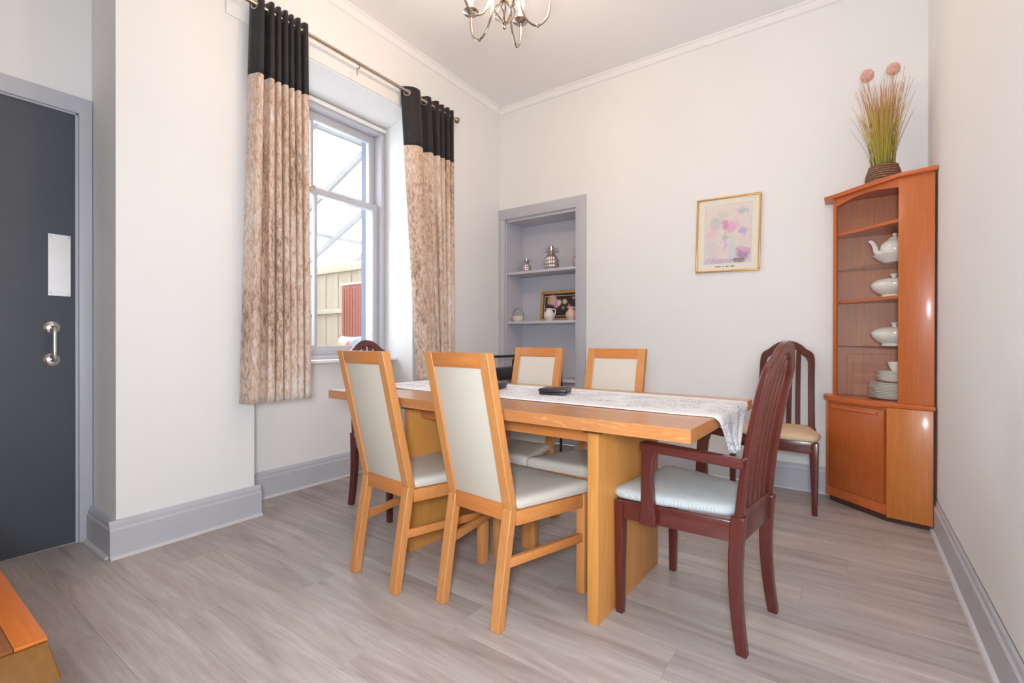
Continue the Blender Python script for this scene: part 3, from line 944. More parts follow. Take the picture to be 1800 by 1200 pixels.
# ------------------------------------------------------------------ mahogany chairs
def mahogany_chair(label, seat_mat, arms, loc, rz):
    t = thing('mahogany_chair', label, 'chair', loc, rz, None if arms else 'mahogany side chairs')
    def yf(z):                            # centre line of the back in side view
        if z < .42:
            k = 1 - z / .42
            return .032 - .018 * k * k + .010 * math.sin(PI * k)
        k = (z - .42) / .61
        return .032 - .045 * k - .060 * k * k
    # rear legs
    for sg in (-1, 1):
        m = MB()
        rings = []
        for i in range(11):
            z = .45 * i / 10
            hw = .0165 + .003 * (z / .45)
            cx = sg * (.162 + .012 * (1 - z / .45))
            cy = yf(z)
            hd_ = .017 + .006 * (z / .45)
            rings.append([m.bm.verts.new(p) for p in ((cx - hw, cy - hd_, z), (cx + hw, cy - hd_, z), (cx + hw, cy + hd_, z), (cx - hw, cy + hd_, z))])
        for a, b in zip(rings, rings[1:]):
            for k in range(4):
                m.bm.faces.new((a[k], a[(k + 1) % 4], b[(k + 1) % 4], b[k]))
        m.bm.faces.new(rings[0][::-1]); m.bm.faces.new(rings[-1])
        m.build('leg', 'mahog_z', t, smooth=30, bevmod=.005)
        # front legs taper down
        x1 = sg * .226
        lo, hi = .014, .019
        MB().hexa([(x1 - lo, .436 - lo, 0), (x1 + lo, .436 - lo, 0), (x1 + lo, .436 + lo, 0), (x1 - lo, .436 + lo, 0),
                   (x1 - hi, .436 - hi, .428), (x1 + hi, .436 - hi, .428), (x1 + hi, .436 + hi, .428), (x1 - hi, .436 + hi, .428)], .004).build('leg', 'mahog_z', t)
        xa, xb = sg * .166, sg * .230
        d = .011
        MB().hexa([(xa - d, .04, .362), (xa + d, .04, .362), (xb + d, .435, .362), (xb - d, .435, .362),
                   (xa - d, .04, .43), (xa + d, .04, .43), (xb + d, .435, .43), (xb - d, .435, .43)], .002).build('seat_rail', 'mahog_y', t)
    MB().box(-.22, .22, .432, .454, .362, .43, .002).build('seat_rail', 'mahog_y', t)
    MB().box(-.15, .15, .018, .046, .362, .465, .003).build('rear_rail', 'mahog_y', t)
    # camel-backed frame
    half_o = [(.177, .43), (.172, .60), (.168, .78), (.166, .89), (.158, .935), (.138, .958), (.115, .972), (.09, .995), (.05, 1.020), (0, 1.030)]
    half_i = [(.139, .43), (.135, .60), (.130, .78), (.127, .870), (.121, .902), (.108, .920), (.094, .930), (.074, .950), (.04, .977), (0, .987)]
    so = [(p.x, p.y) for p in spline([Vector(p) for p in half_o], 4)]
    si = [(p.x, p.y) for p in spline([Vector(p) for p in half_i], 4)]
    outer = so + [(-x, z) for x, z in so[::-1][1:]]
    inner = si + [(-x, z) for x, z in si[::-1][1:]]
    MB().band(outer, inner, yf, .026).build('back_frame', 'mahog_z', t, smooth=40, bevmod=.006)
    for ox, ot in ((-.077, -.070), (-.024, -.023), (.024, .023), (.077, .070)):
        zs = [.45 + (.996 - abs(ot) * .48 - .45) * i / 12 for i in range(13)]
        o_ = [(ox + (ot - ox) * i / 12 + .0145, z) for i, z in enumerate(zs)]
        i_ = [(ox + (ot - ox) * i / 12 - .0145, z) for i, z in enumerate(zs)]
        MB().band(o_, i_, lambda z: yf(z) + .004 * math.sin(PI * (z - .45) / .55), .013).build('slat', 'mahog_z', t, smooth=40, bevmod=.003)
    if arms:
        for sg in (-1, 1):
            pth = spline([(sg * .182, yf(.64) + .0, .628), (sg * .212, .11, .638), (sg * .240, .24, .648), (sg * .250, .335, .650)], 6)
            m = MB()
            rings = []
            for i, p in enumerate(pth):
                hw = .018 + .006 * i / (len(pth) - 1); hz = .017
                rings.append([m.bm.verts.new(q) for q in ((p.x - hw, p.y, p.z - hz), (p.x + hw, p.y, p.z - hz), (p.x + hw, p.y, p.z + hz), (p.x - hw, p.y, p.z + hz))])
            for a, b in zip(rings, rings[1:]):
                for k in range(4):
                    m.bm.faces.new((a[k], a[(k + 1) % 4], b[(k + 1) % 4], b[k]))
            m.bm.faces.new(rings[0][::-1]); m.bm.faces.new(rings[-1])
            m.build('armrest', 'mahog_y', t, smooth=30, bevmod=.006)
            m = MB()
            rings = []
            for z, cy, hd_ in ((.362, .316, .03), (.40, .314, .031), (.46, .315, .024), (.54, .316, .021), (.60, .312, .023), (.645, .304, .030)):
                cx = sg * (.238 + .012 * (z - .362) / .28)
                hw = .013
                rings.append([m.bm.verts.new(q) for q in ((cx - hw, cy - hd_, z), (cx + hw, cy - hd_, z), (cx + hw, cy + hd_, z), (cx - hw, cy + hd_, z))])
            for a, b in zip(rings, rings[1:]):
                for k in range(4):
                    m.bm.faces.new((a[k], a[(k + 1) % 4], b[(k + 1) % 4], b[k]))
            m.bm.faces.new(rings[0][::-1]); m.bm.faces.new(rings[-1])
            m.build('arm_post', 'mahog_z', t, smooth=40, bevmod=.005)
    rear_x = .146 if arms else .15
    front_x = .222 if arms else .245
    ol = round_poly([(-rear_x, .052), (rear_x, .052), (front_x, .32), (.242, .475), (-.242, .475), (-front_x, .32)], .05, 5)
    ol2 = []
    for i in range(len(ol)):
        a, b = Vector(ol[i]), Vector(ol[(i + 1) % len(ol)])
        k = max(1, int((b - a).length / .04))
        for q in range(k):
            c = a.lerp(b, q / k); ol2.append((c.x, c.y))
    cushion(MB(), ol2, .431, .470, .016).build('seat_pad', seat_mat, t, smooth=60)
    return t
mahogany_chair('mahogany slat back armchair with pale blue grey seat at the table end', 'weave', True, (-.250, 1.882, 0), math.radians(82))
mahogany_chair('mahogany slat back side chair with beige seat beside the corner cabinet', 'beige_fabric', False, (-.37, 3.775, 0), math.radians(176))
mahogany_chair('mahogany arched side chair at the far table end under the window', 'beige_fabric', False, (-2.565, 2.03, 0), math.radians(-90))

# ------------------------------------------------------------------ corner cabinet
cab = thing('corner_cabinet', 'teak corner display cabinet with glass front beside the right wall', 'cabinet')
low = [(-.125, 3.865), (-.125, 3.722), (.166, 3.458), (.362, 3.416), (.362, 3.865)]
def inset(poly, d):
    cx = sum(p[0] for p in poly) / len(poly); cy = sum(p[1] for p in poly) / len(poly)
    return [(cx + (x - cx) * (1 - d), cy + (y - cy) * (1 - d)) for x, y in poly]
A0, A1, A2 = Vector((-.125, 3.722)), Vector((.166, 3.458)), Vector((.362, 3.416))
dirF = (A1 - A0).normalized(); nF = Vector((dirF.y, -dirF.x))      # outward (towards the room)
if nF.y > 0: nF = -nF
def fpt(s, d): 
    p = A0 + dirF * s + nF * d
    return (p.x, p.y)
LF = (A1 - A0).length
def fbox(s0, s1, d0, d1, z0, z1, bev=.002):
    a, b, c, d = fpt(s0, d1), fpt(s1, d1), fpt(s1, d0), fpt(s0, d0)
    return MB().hexa([(*a, z0), (*b, z0), (*c, z0), (*d, z0), (*a, z1), (*b, z1), (*c, z1), (*d, z1)], bev)
body = MB().prism(low, .035, .650).build('base_unit', 'teak_z', cab, smooth=0)
MB().prism(inset(low, .05), 0, .035).build('plinth', 'shade_dark', body, smooth=0)
dirR = (A2 - A1).normalized(); nR = Vector((dirR.y, -dirR.x))
if nR.y > 0: nR = -nR
def rbox(p0, p1, nrm, d0, d1, z0, z1, bev=.002):
    a, b = p0 + nrm * d1, p1 + nrm * d1
    c, d = p1 + nrm * d0, p0 + nrm * d0
    return MB().hexa([(a.x, a.y, z0), (b.x, b.y, z0), (c.x, c.y, z0), (d.x, d.y, z0), (a.x, a.y, z1), (b.x, b.y, z1), (c.x, c.y, z1), (d.x, d.y, z1)], bev)
rbox(A1, A2, nR, .0, .016, .03, .650).build('side_panel', 'teak_lower', cab)
door_ = fbox(.018, LF - .008, .001, .016, .098, .632, .003).build('cabinet_door', 'teak_door', cab)
fbox(.045, LF - .045, .016, .026, .600, .618, .004).build('finger_pull', 'teak_x', door_)
fbox(0.0, .015, .001, .014, .036, .65, .002).build('stile', 'teak_z', cab)
fbox(.015, LF, .001, .006, .036, .094, .002).build('kick_board', 'teak_x', cab)
# counter with bowed edge
cpts = [(-.150, 3.866), (-.150, 3.742)]
for k in range(9):
    s = k / 8
    p = A0 + dirF * (-.014 + (LF + .02) * s) + nF * (.016 + .022 * math.sin(PI * s))
    cpts.append((p.x, p.y))
cpts += [(.366, 3.396), (.366, 3.866)]
MB().prism(cpts, .650, .678, .008, 3).build('countertop', 'teak_x', cab, smooth=40)
# upper unit
B0, B1, B2 = Vector((-.098, 3.742)), Vector((.212, 3.456)), Vector((.364, 3.422))
dU = (B1 - B0).normalized(); nU = Vector((dU.y, -dU.x))
if nU.y > 0: nU = -nU
LU = (B1 - B0).length
def ubox(s0, s1, d0, d1, z0, z1, bev=.002):
    def q(s, d):
        p = B0 + dU * s + nU * d
        return (p.x, p.y)
    a, b, c, d = q(s0, d1), q(s1, d1), q(s1, d0), q(s0, d0)
    return MB().hexa([(*a, z0), (*b, z0), (*c, z0), (*d, z0), (*a, z1), (*b, z1), (*c, z1), (*d, z1)], bev)
ZU0, ZU1 = .678, 1.945
MB().box(-.098, .363, 3.848, 3.862, ZU0, ZU1).build('back_panel', 'teak_back', cab, smooth=0)
MB().box(.350, .363, 3.45, 3.848, ZU0, ZU1).build('back_panel', 'teak_back', cab, smooth=0)
MB().box(-.1, -.086, 3.742, 3.848, ZU0, ZU1, .001).build('end_panel', 'teak_z', cab)
rbox(B1, B2, nU * 0 + nR, -.014, .002, ZU0, ZU1).build('side_panel', 'teak_z', cab)
ubox(0, .020, -.014, .002, ZU0, ZU1).build('stile', 'teak_x', cab)
tp = [(-.150, 3.866), (-.150, 3.735)] + [((B0 + dU * (-.02 + (LU + .03) * k / 6) + nU * (.02 + .006 * math.sin(PI * k / 6))).to_tuple()) for k in range(7)] + [(.371, 3.390), (.371, 3.866)]
MB().prism(tp, ZU1, ZU1 + .024, .005, 2).build('top_board', 'teak_x', cab, smooth=40)
# arched valance
n = 14
arch_lo = [1.945 - .052 + .030 * math.sin(PI * k / n) for k in range(n + 1)]
m = MB()
F = []
for k in range(n + 1):
    s = .020 + (LU - .020) * k / n
    a = B0 + dU * s + nU * -.002; b = B0 + dU * s + nU * -.014
    F.append([m.bm.verts.new(p) for p in ((a.x, a.y, arch_lo[k]), (a.x, a.y, ZU1), (b.x, b.y, ZU1), (b.x, b.y, arch_lo[k]))])
for a, b in zip(F, F[1:]):
    for k in range(4):
        m.bm.faces.new((a[k], a[(k + 1) % 4], b[(k + 1) % 4], b[k]))
m.bm.faces.new(F[0]); m.bm.faces.new(F[-1][::-1])
m.build('arched_valance', 'teak_x', cab, smooth=30)
def shelf_poly(d):
    p0 = B0 + nU * -d; p1 = B1 + nU * -d
    return [(-.086, 3.848), (-.086, p0.y), (p0.x + .012, p0.y), (p1.x, p1.y), (.350, 3.46), (.350, 3.848)]
for z in (1.720, 1.288):
    MB().prism(shelf_poly(.008 if z > 1.5 else .02), z - .018, z, .001).build('wooden_shelf', 'teak_x', cab, smooth=0)
for z in (1.487, .997):
    MB().prism(shelf_poly(.03), z - .005, z).build('glass_shelf', 'glass', cab, smooth=0)
ubox(.022, LU * .50, -.008, -.004, ZU0 + .004, 1.700, 0).build('glass_door', 'glass', cab)
ubox(LU * .47, LU - .002, -.014, -.010, ZU0 + .004, 1.700, 0).build('glass_door', 'glass', cab)

# crockery inside the cabinet
CH = 'china'
def tureen(label, loc, r=.1):
    t = thing('soup_tureen', label, 'tureen', loc, math.radians(110), 'lidded tureens in the cabinet')
    MB().lathe([(0, 0), (.062, 0), (.066, .006), (.060, .014), (.086, .030), (.106, .052), (.113, .070), (.112, .084), (.106, .084), (.098, .06), (.06, .03), (0, .022)], 30, sx=1, sy=1.0).build('bowl', CH, t, smooth=50)
    MB().lathe([(.110, .085), (.106, .090), (.088, .104), (.05, .113), (.02, .117), (.012, .119), (.010, .126), (.018, .132), (.020, .138), (.012, .143), (0, .144)], 30, sx=1, sy=1.0).build('lid', CH, t, smooth=50)
    return t
tureen('white lidded tureen on the middle wooden shelf of the cabinet', (.205, 3.645, 1.289))
tureen('white lidded tureen on the lower glass shelf of the cabinet', (.208, 3.645, .998))
bowl = MB().lathe([(0, 0), (.04, 0), (.045, .006), (.07, .022), (.098, .048), (.105, .056), (.1, .056), (.06, .026), (0, .014)], 30).build('china_bowl', CH, None, (.205, 3.65, 1.488), smooth=50)
tag(bowl, 'white china bowl holding the teapot on the upper glass shelf', 'bowl')
tp_ = thing('teapot', 'white china teapot standing in a bowl on the upper glass shelf', 'teapot', (.207, 3.65, 1.503), math.radians(0))
MB().lathe([(0, 0), (.036, 0), (.042, .01), (.062, .04), (.072, .072), (.068, .1), (.05, .122), (.034, .13), (.03, .135)], 28).build('body', CH, tp_, smooth=50)
MB().lathe([(.034, .131), (.032, .136), (.02, .148), (.008, .152), (.009, .158), (.013, .164), (.008, .17), (0, .171)], 22).build('lid', CH, tp_, smooth=50)
MB().tube(spline([(-.055, 0, .05), (-.085, 0, .062), (-.094, 0, .095), (-.108, 0, .125), (-.124, 0, .132)], 5), [.018 - .0005 * i for i in range(21)], 10).build('spout', CH, tp_, smooth=60)
MB().tube(spline([(.055, 0, .11), (.1, 0, .115), (.112, 0, .08), (.092, 0, .045), (.06, 0, .038)], 6), .007, 8).build('handle', CH, tp_)
def plate_mesh(r):
    return MB().lathe([(0, 0), (r * .55, 0), (r * .62, .003), (r * .98, .013), (r, .0155), (r * .97, .0165), (r * .6, .0065), (0, .0045)], 30)
pl = None
PX, PY = .205, 3.655
z = .679
for k in range(11):
    if pl is None:
        pl = plate_mesh(.122).build('dinner_plate', CH, None, smooth=50); o = pl
    else:
        o = pl.copy(); COL.objects.link(o)
    o.location = (PX + random.uniform(-.003, .003), PY + random.uniform(-.003, .003), z)
    tag(o, 'large white dinner plate in the lower tier of the stacked plates', 'plate', 'dinner plates stacked on the cabinet counter')
    z += .0088
z += .0085
pl = None
for k in range(8):
    if pl is None:
        pl = plate_mesh(.094).build('side_plate', CH, None, smooth=50); o = pl
    else:
        o = pl.copy(); COL.objects.link(o)
    o.location = (PX + .012 + random.uniform(-.003, .003), PY + random.uniform(-.003, .003), z)
    tag(o, 'small white side plate in the upper tier of the stacked plates', 'plate', 'side plates stacked on the dinner plates')
    z += .0075
cup = thing('teacup', 'white china teacup on top of the stacked plates', 'cup', (PX + .015, PY, z + .0012))
MB().lathe([(0, 0), (.022, 0), (.024, .005), (.036, .022), (.044, .05), (.046, .058), (.043, .058), (.034, .024), (0, .008)], 26).build('bowl', CH, cup, smooth=50)
MB().tube(spline([(.042, 0, .046), (.062, 0, .048), (.06, 0, .025), (.036, 0, .02)], 5), .004, 8).build('handle', CH, cup)

# plant on the cabinet
plant = thing('potted_grass', 'dried ornamental grass with pink seed heads in a woven basket on the cabinet', 'plant', (.150, 3.615, 1.9705))
plant.scale = (.93, .93, .98)
MB().lathe([(0, 0), (.086, 0), (.094, .01), (.096, .03), (.09, .06), (.08, .088), (.078, .1), (.07, .1), (.07, .085), (0, .085)], 30).build('basket', 'basket', plant, smooth=40)
m = MB()
rnd = random.Random(5)
def blade(m, ang, r0, out, h, w, curl):
    pts = []
    for i in range(7):
        t = i / 6
        r = r0 + out * t ** 1.5
        pts.append(Vector((r * math.cos(ang) + curl * t * t * math.cos(ang + 1.5), r * math.sin(ang) + curl * t * t * math.sin(ang + 1.5), .085 + h * t)))
    side = Vector((-math.sin(ang + rnd.uniform(-.8, .8)), math.cos(ang), 0)).normalized()
    prev = None
    for i, p in enumerate(pts):
        t = i / 6
        ww = w * (1 - t ** 2.2) + .0005
        nrm = Vector((math.cos(ang), math.sin(ang), 0)) * .0006
        a, b, c = m.bm.verts.new(p + side * ww), m.bm.verts.new(p + nrm * 3), m.bm.verts.new(p - side * ww)
        if prev:
            m.bm.faces.new((prev[0], a, b, prev[1])); m.bm.faces.new((prev[1], b, c, prev[2])); m.bm.faces.new((prev[2], c, a, prev[0]))
        prev = (a, b, c)
for k in range(230):
    a = rnd.uniform(0, 2 * PI)
    blade(m, a, rnd.uniform(.0, .062), rnd.uniform(.0, .11) * (1 if k % 3 else 1.35), rnd.uniform(.26, .57), rnd.uniform(.0016, .0032), rnd.uniform(-.04, .04))
g_ = m.build('grass_blades', 'grass', plant, smooth=60)
g_['kind'] = 'stuff'
heads = [(-.085, -.02, .67), (.05, .0, .68), (-.03, .03, .46), (.01, -.02, .45), (.035, .02, .47)]
for (hx, hy, hz) in heads:
    st_ = MB().tube(spline([(hx * .25, hy * .25, .09), (hx * .5, hy * .5, .09 + (hz - .09) * .5), (hx, hy, hz - .02)], 5), .0022, 6).build('stem', 'grass', plant)
    mm = MB().sphere((hx, hy, hz), (.036 if hz > .5 else .019), 30, 20)
    for v in mm.bm.verts:
        d = v.co - Vector((hx, hy, hz)); v.co += d * rnd.uniform(-.22, .10)
    mm.build('seed_head', 'pompom', plant, smooth=0)

# ------------------------------------------------------------------ framed print on the back wall
pic = thing('framed_print', 'gilt framed pastel flower print on the back wall', 'picture', (-.763, YB, 1.826))
pic.rotation_euler = (0, math.radians(1.2), 0)
PW, PH, ft = .224, .281, .013
for nm, b in (('frame', (-PW, PW, PH - ft, PH)), ('frame', (-PW, PW, -PH, -PH + ft)), ('frame', (-PW, -PW + ft, -PH + ft, PH - ft)), ('frame', (PW - ft, PW, -PH + ft, PH - ft))):
    MB().box(b[0], b[1], -.022, -.001, b[2], b[3], .004).build(nm, 'gold', pic)
MB().box(-PW + ft, PW - ft, -.010, -.002, -PH + ft, PH - ft).build('mount', 'mount', pic, smooth=0)
pastel = [(.02, .05, .05, .06, lin(224, 168, 200), .8), (-.015, .075, .03, .045, lin(214, 140, 186), .8), (.055, .07, .035, .04, lin(226, 180, 204), .7), (-.11, .02, .05, .05, lin(228, 190, 200), .7),
          (.105, .015, .04, .035, lin(190, 170, 214), .8), (-.08, .09, .05, .06, lin(176, 190, 186), .5), (-.03, .15, .04, .04, lin(190, 200, 184), .5), (.1, .165, .05, .03, lin(172, 190, 194), .7),
          (-.02, -.02, .03, .03, lin(170, 186, 160), .6), (.03, -.11, .04, .11, lin(206, 214, 216), .8), (-.015, -.06, .012, .1, lin(190, 186, 216), .6), (.11, -.15, .06, .055, lin(170, 128, 170), .85),
          (.12, -.125, .05, .025, lin(226, 180, 198), .8), (-.06, -.2, .12, .03, lin(196, 178, 206), .8), (-.12, -.1, .05, .08, lin(210, 208, 216), .6), (.08, -.2, .06, .02, lin(128, 108, 140), .8)]
MAT['pastel'] = m_blobs('pastel_flower_print', lin(232, 218, 214), pastel, .075, 30, .06)
art = MB().box(-.160, .162, -.0115, -.010, -.215, .225).build('print', MAT['pastel'], pic, smooth=0)
for b in ((-.162, .164, .225, .2268), (-.162, .164, -.2168, -.215), (-.162, -.1602, -.215, .225), (.1622, .164, -.215, .225)):
    MB().box(b[0], b[1], -.0118, -.0101, b[2], b[3]).build('print_border', MAT['shade_dark'] if False else 'greyin', pic, smooth=0)
# the caption under the print is too small to read in the photograph: short grey word marks
for a, b in ((-.080, -.040), (-.030, -.020), (-.008, .014), (.026, .052)):
    MB().box(a, b, -.0108, -.0100, -.244, -.237).build('caption_mark', 'stone', pic, smooth=0)

# ------------------------------------------------------------------ alcove ornaments
def pineapple(label, x, y, z, s):
    t = thing('pineapple_ornament', label, 'ornament', (x, y, z), 0, 'silver pineapples on the top alcove shelf')
    t.scale = (s, s, s)
    m = MB().lathe([(0, 0)] + [(.07 * (1 - ((k / 16 - .46) / .60) ** 2) ** .5, .004 + .142 * k / 16) for k in range(17)] + [(.02, .15), (0, .15)], 48)
    for v in m.bm.verts:
        r = math.hypot(v.co.x, v.co.y)
        if r > .02:
            a = math.atan2(v.co.y, v.co.x)
            f = 1 + .09 * math.sin(8 * a + 110 * v.co.z) * math.sin(8 * a - 110 * v.co.z)
            v.co.x *= f; v.co.y *= f
    m.build('fruit', 'silver', t, smooth=40)
    for lv, (nn, r0, h, out) in enumerate(((7, .018, .034, .066), (6, .014, .072, .050), (4, .008, .105, .018))):
        for k in range(nn):
            a = 2 * PI * k / nn + lv * .4
            ca, sa = math.cos(a), math.sin(a)
            rows = []
            for i in range(5):
                q = i / 4
                r = r0 + out * q
                zz = .147 + h * math.sin(q * 1.9) * .8
                w = .0095 * math.sin(PI * min(.985, .3 + .7 * q)) + .0006
                rows.append([(r * ca - w * sa, r * sa + w * ca, zz), ((r - .003) * ca, (r - .003) * sa, zz + .002), (r * ca + w * sa, r * sa - w * ca, zz)])
            MB().grid(rows).build('leaf', 'silver', t, smooth=60, solid=.002)
    MB().lathe([(.018, .146), (.024, .15), (.016, .17), (0, .175)], 14).build('crown_base', 'silver', t)
    return t
pineapple('smallest silver pineapple ornament at the left of the top alcove shelf', -2.665, 4.00, 1.7055, .66)
pineapple('large silver pineapple ornament in the middle of the top alcove shelf', -2.375, 4.00, 1.7055, 1.05)
pineapple('silver pineapple ornament half hidden by the right side of the alcove', -2.085, 4.02, 1.7055, .88)
SZ = 1.2155
bsk = thing('china_basket', 'small cream china basket with a hoop handle on the alcove shelf', 'ornament', (-2.735, 3.955, SZ))
MB().lathe([(0, 0), (.045, 0), (.055, .01), (.066, .04), (.07, .055), (.064, .055), (.05, .02), (0, .012)], 24, sx=1, sy=.75).build('bowl', 'basketwhite', bsk, smooth=50)
MB().tube([(.066 * math.cos(a), 0, .05 + .085 * math.sin(a)) for a in [PI * k / 16 for k in range(17)]], .004, 8).build('handle', 'nickel', bsk)
fp = thing('framed_flower_picture', 'gilt framed dark flower picture leaning at the back of the alcove shelf', 'picture', (-2.31, 4.08, SZ + .0005))
fp.rotation_euler = (math.radians(-6), 0, 0)
FW, FH = .235, .30
for b in ((-FW, FW, FH - .028, FH), (-FW, FW, 0, .028), (-FW, -FW + .028, .028, FH - .028), (FW - .028, FW, .028, FH - .028)):
    MB().box(b[0], b[1], -.02, 0, b[2], b[3], .005).build('frame', 'gold', fp)
MAT['darkprint'] = m_blobs('dark_flower_print', lin(58, 44, 44), [(-.10, .055, .06, .06, lin(222, 176, 184), .95), (-.14, .06, .03, .05, lin(190, 160, 90), .8), (-.06, .02, .045, .045, lin(214, 150, 170), .9), (-.03, .03, .03, .04, lin(236, 216, 216), .9),
                  (.035, .04, .03, .03, lin(222, 216, 160), .9), (.13, .07, .03, .015, lin(190, 160, 140), .8), (.02, -.02, .016, .016, lin(206, 180, 190), .8), (.09, -.0, .012, .02, lin(190, 170, 140), .7)], .035, 18, .2)
MB().box(-FW + .026, FW - .026, -.010, -.004, -.122, .122).build('print', MAT['darkprint'], fp, (0, 0, .15), smooth=0)
for b in ((-FW + .04, FW - .04, .248, .252), (-FW + .04, FW - .04, .048, .052), (-FW + .04, -FW + .044, .052, .248), (FW - .044, FW - .04, .052, .248)):
    MB().box(b[0], b[1], -.0115, -.0095, b[2], b[3]).build('inner_line', 'white', fp, smooth=0)
pv = thing('china_jug', 'round white floral china jug in front of the dark flower picture', 'jug', (-2.355, 3.93, SZ))
pv.scale = (.82, .82, .78)
MB().lathe([(0, 0), (.034, 0), (.04, .006), (.062, .035), (.068, .065), (.058, .098), (.04, .118), (.036, .132), (.042, .15), (.038, .15), (.03, .13), (0, .12)], 28).build('body', 'pitcher', pv, smooth=50)
MB().tube(spline([(.036, -.0, .14), (.075, 0, .135), (.082, 0, .09), (.06, 0, .06)], 5), .006, 8).build('handle', 'pitcher', pv)
for k in range(3):
    MB().sphere((-.03 + .02 * k, -.062 + .004 * k, .06 + .012 * (k % 2)), .010, 10, 6).build('painted_flower', 'pinkvase', pv)
ck = thing('pink_vase', 'small pink ceramic vase with a ruffled neck at the right of the alcove shelf', 'vase', (-2.125, 3.94, SZ))
ck.scale = (.88, .88, .85)
m = MB().lathe([(0, 0), (.034, 0), (.04, .008), (.058, .04), (.062, .065), (.05, .095), (.032, .112), (.03, .12), (.044, .142), (.050, .15), (.044, .148), (.026, .122), (0, .115)], 32)
for v in m.bm.verts:
    if v.co.z > .118:
        a = math.atan2(v.co.y, v.co.x); f = 1 + .16 * math.sin(6 * a) * (v.co.z - .118) / .03
        v.co.x *= f; v.co.y *= f
m.build('body', 'pinkvase', ck, smooth=60)

# black tubular trolley behind the table
trl = thing('tubular_trolley', 'black tubular metal trolley behind the table below the alcove', 'trolley', (-2.16, 3.30, 0))
for yy in (-.2, .2):
    MB().tube(spline([(-.315, yy, .02), (-.315, yy, .45), (-.315, yy, .80), (-.30, yy, .862), (-.25, yy, .892), (-.18, yy, .896)], 6), .011, 10).build('frame_tube', 'black', trl)
    MB().tube([(.178, yy, .02), (.178, yy, .60), (.178, yy, .79)], .011, 10).build('frame_tube', 'black', trl)
    MB().sphere((.178, yy, .796), .015, 12, 8).build('end_knob', 'black', trl)
MB().tube([(-.18, -.2, .896), (-.18, .2, .896)], .011, 10).build('push_bar', 'black', trl)
MB().box(-.30, -.17, -.19, .19, .70, .80, .01).build('control_box', 'blackbox', trl)
MB().box(-.31, .168, -.19, .19, .62, .64, .005).build('tray', 'mahog_y', trl)
MB().box(-.31, .168, -.19, .19, .22, .24, .005).build('tray', 'mahog_y', trl)
for xx in (-.315, .178):
    for yy in (-.2, .2):
        MB().lathe([(0, -.01), (.016, -.01), (.02, -.005), (.02, .005), (.016, .01), (0, .01)], 16).map(lambda x, y, z, xx=xx, yy=yy: (xx + x, yy + z, .02 + y)).build('castor', 'black', trl)

# wall socket
so_ = thing('wall_socket', 'small pale double wall socket on the back wall behind the armchair', 'socket', (-.475, YB, .38))
MB().box(-.045, .045, -.010, 0, -.06, .06, .004).build('plate', 'plant_pot', so_)
MB().box(-.028, .028, -.035, -.010, -.055, .0, .006).build('plug', 'plant_pot', so_)

# ------------------------------------------------------------------ coffee table at the lower left
cof = thing('coffee_table', 'chunky wooden coffee table corner in the lower left foreground', 'table', (-1.275, .235, 0))
CL, CW = 1.1, .48
MB().box(-CL, 0, -.046, 0, .444, .45, .001).build('border_plank', 'coffee_top', cof)
MB().box(-CL, 0, -CW, -CW + .046, .444, .45, .001).build('border_plank', 'coffee_top', cof)
for k in range(5):
    MB().box(-CL * (k + 1) / 5, -CL * k / 5 - .001, -CW + .047, -.047, .444, .4495, .001).build('inlay_plank', 'coffee_in', cof)
MB().hexa([(-CL, -CW, .38), (.05, -CW - .05, .38), (.05, .012, .38), (-CL, .012, .38), (-CL, -CW, .443), (0, -CW, .443), (0, 0, .443), (-CL, 0, .443)], .004).build('slab', 'coffee_side', cof)
for xx, yy in ((-.06, -.075), (-.06, -CW - .02), (-CL + .02, -.075), (-CL + .02, -CW + .01)):
    MB().box(xx, xx + .075, yy, yy + .075, 0, .379, .004).build('leg', 'coffee_side', cof)

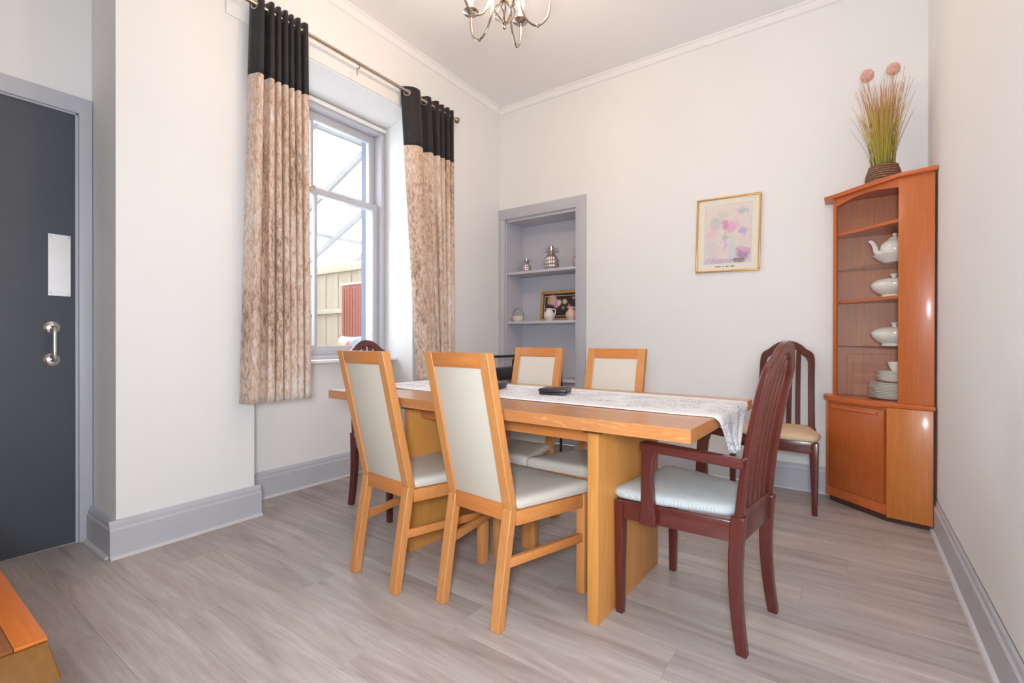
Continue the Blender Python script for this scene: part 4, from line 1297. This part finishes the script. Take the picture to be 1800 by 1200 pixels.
# ------------------------------------------------------------------ chandelier
chx, chy = -1.40, 1.90
cd = thing('chandelier', 'five arm antique nickel chandelier with lit candle bulbs', 'chandelier', (chx, chy, 0))
MB().lathe([(0, ZC - .05), (.03, ZC - .05), (.05, ZC - .03), (.062, ZC - .008), (.062, ZC), (0, ZC)], 24).build('ceiling_rose', 'chand', cd)
MB().tube([(0, 0, ZC - .05), (0, 0, 3.0)], .007, 10).build('stem', 'chand', cd)
MB().lathe([(0, 2.70), (.012, 2.702), (.014, 2.72), (.03, 2.745), (.034, 2.77), (.02, 2.80), (.016, 2.86), (.028, 2.90), (.034, 2.93), (.02, 2.965), (.01, 3.0), (0, 3.002)], 20).build('hub', 'chand', cd, smooth=40)
for k in range(7):
    a0 = 2 * PI * k / 7
    pts = []
    for i in range(13):
        q = i / 12
        r = .052 * math.sin(PI * q)
        a = a0 + 1.1 * q
        pts.append((r * math.cos(a), r * math.sin(a), 2.705 - .125 * q))
    MB().tube(pts, .0038, 8).build('cage_wire', 'chand', cd)
MB().lathe([(0, 2.556), (.006, 2.56), (.010, 2.568), (.007, 2.578), (.012, 2.584), (0, 2.59)], 14).build('finial', 'chand', cd)
fang = math.atan2(fw.y, fw.x)
arm0 = None
def arm_parts(ang):
    a = thing_arm = None
for k, deg in enumerate((-52, 22, 93, 165, 237)):
    a = fang - math.radians(deg)
    ca, sa = math.cos(a), math.sin(a)
    prof = [(.024, 2.86), (.05, 2.84), (.068, 2.76), (.082, 2.67), (.115, 2.60), (.162, 2.572), (.205, 2.60), (.222, 2.65), (.224, 2.715)]
    arm = MB().tube(spline([(r * ca, r * sa, z) for r, z in prof], 6), .0055, 10).build('arm', 'chand', cd)
    MB().sphere((.165 * ca, .165 * sa, 2.572), .010, 10, 8).build('arm_knop', 'chand', arm)
    c = (.224 * ca, .224 * sa, 0)
    MB().lathe([(0, 2.712), (.008, 2.712), (.012, 2.72), (.034, 2.728), (.042, 2.736), (.041, 2.739), (.012, 2.732), (0, 2.731)], 22, c).build('drip_dish', 'chand', arm, smooth=40)
    MB().lathe([(0, 2.732), (.0125, 2.732), (.0125, 2.79), (0, 2.79)], 14, c).build('candle_sleeve', 'white', arm)
    MB().lathe([(0, 2.790), (.010, 2.792), (.018, 2.812), (.0195, 2.828), (.013, 2.856), (.005, 2.878), (0, 2.886)], 14, c).build('candle_bulb', 'bulb', arm, smooth=60)
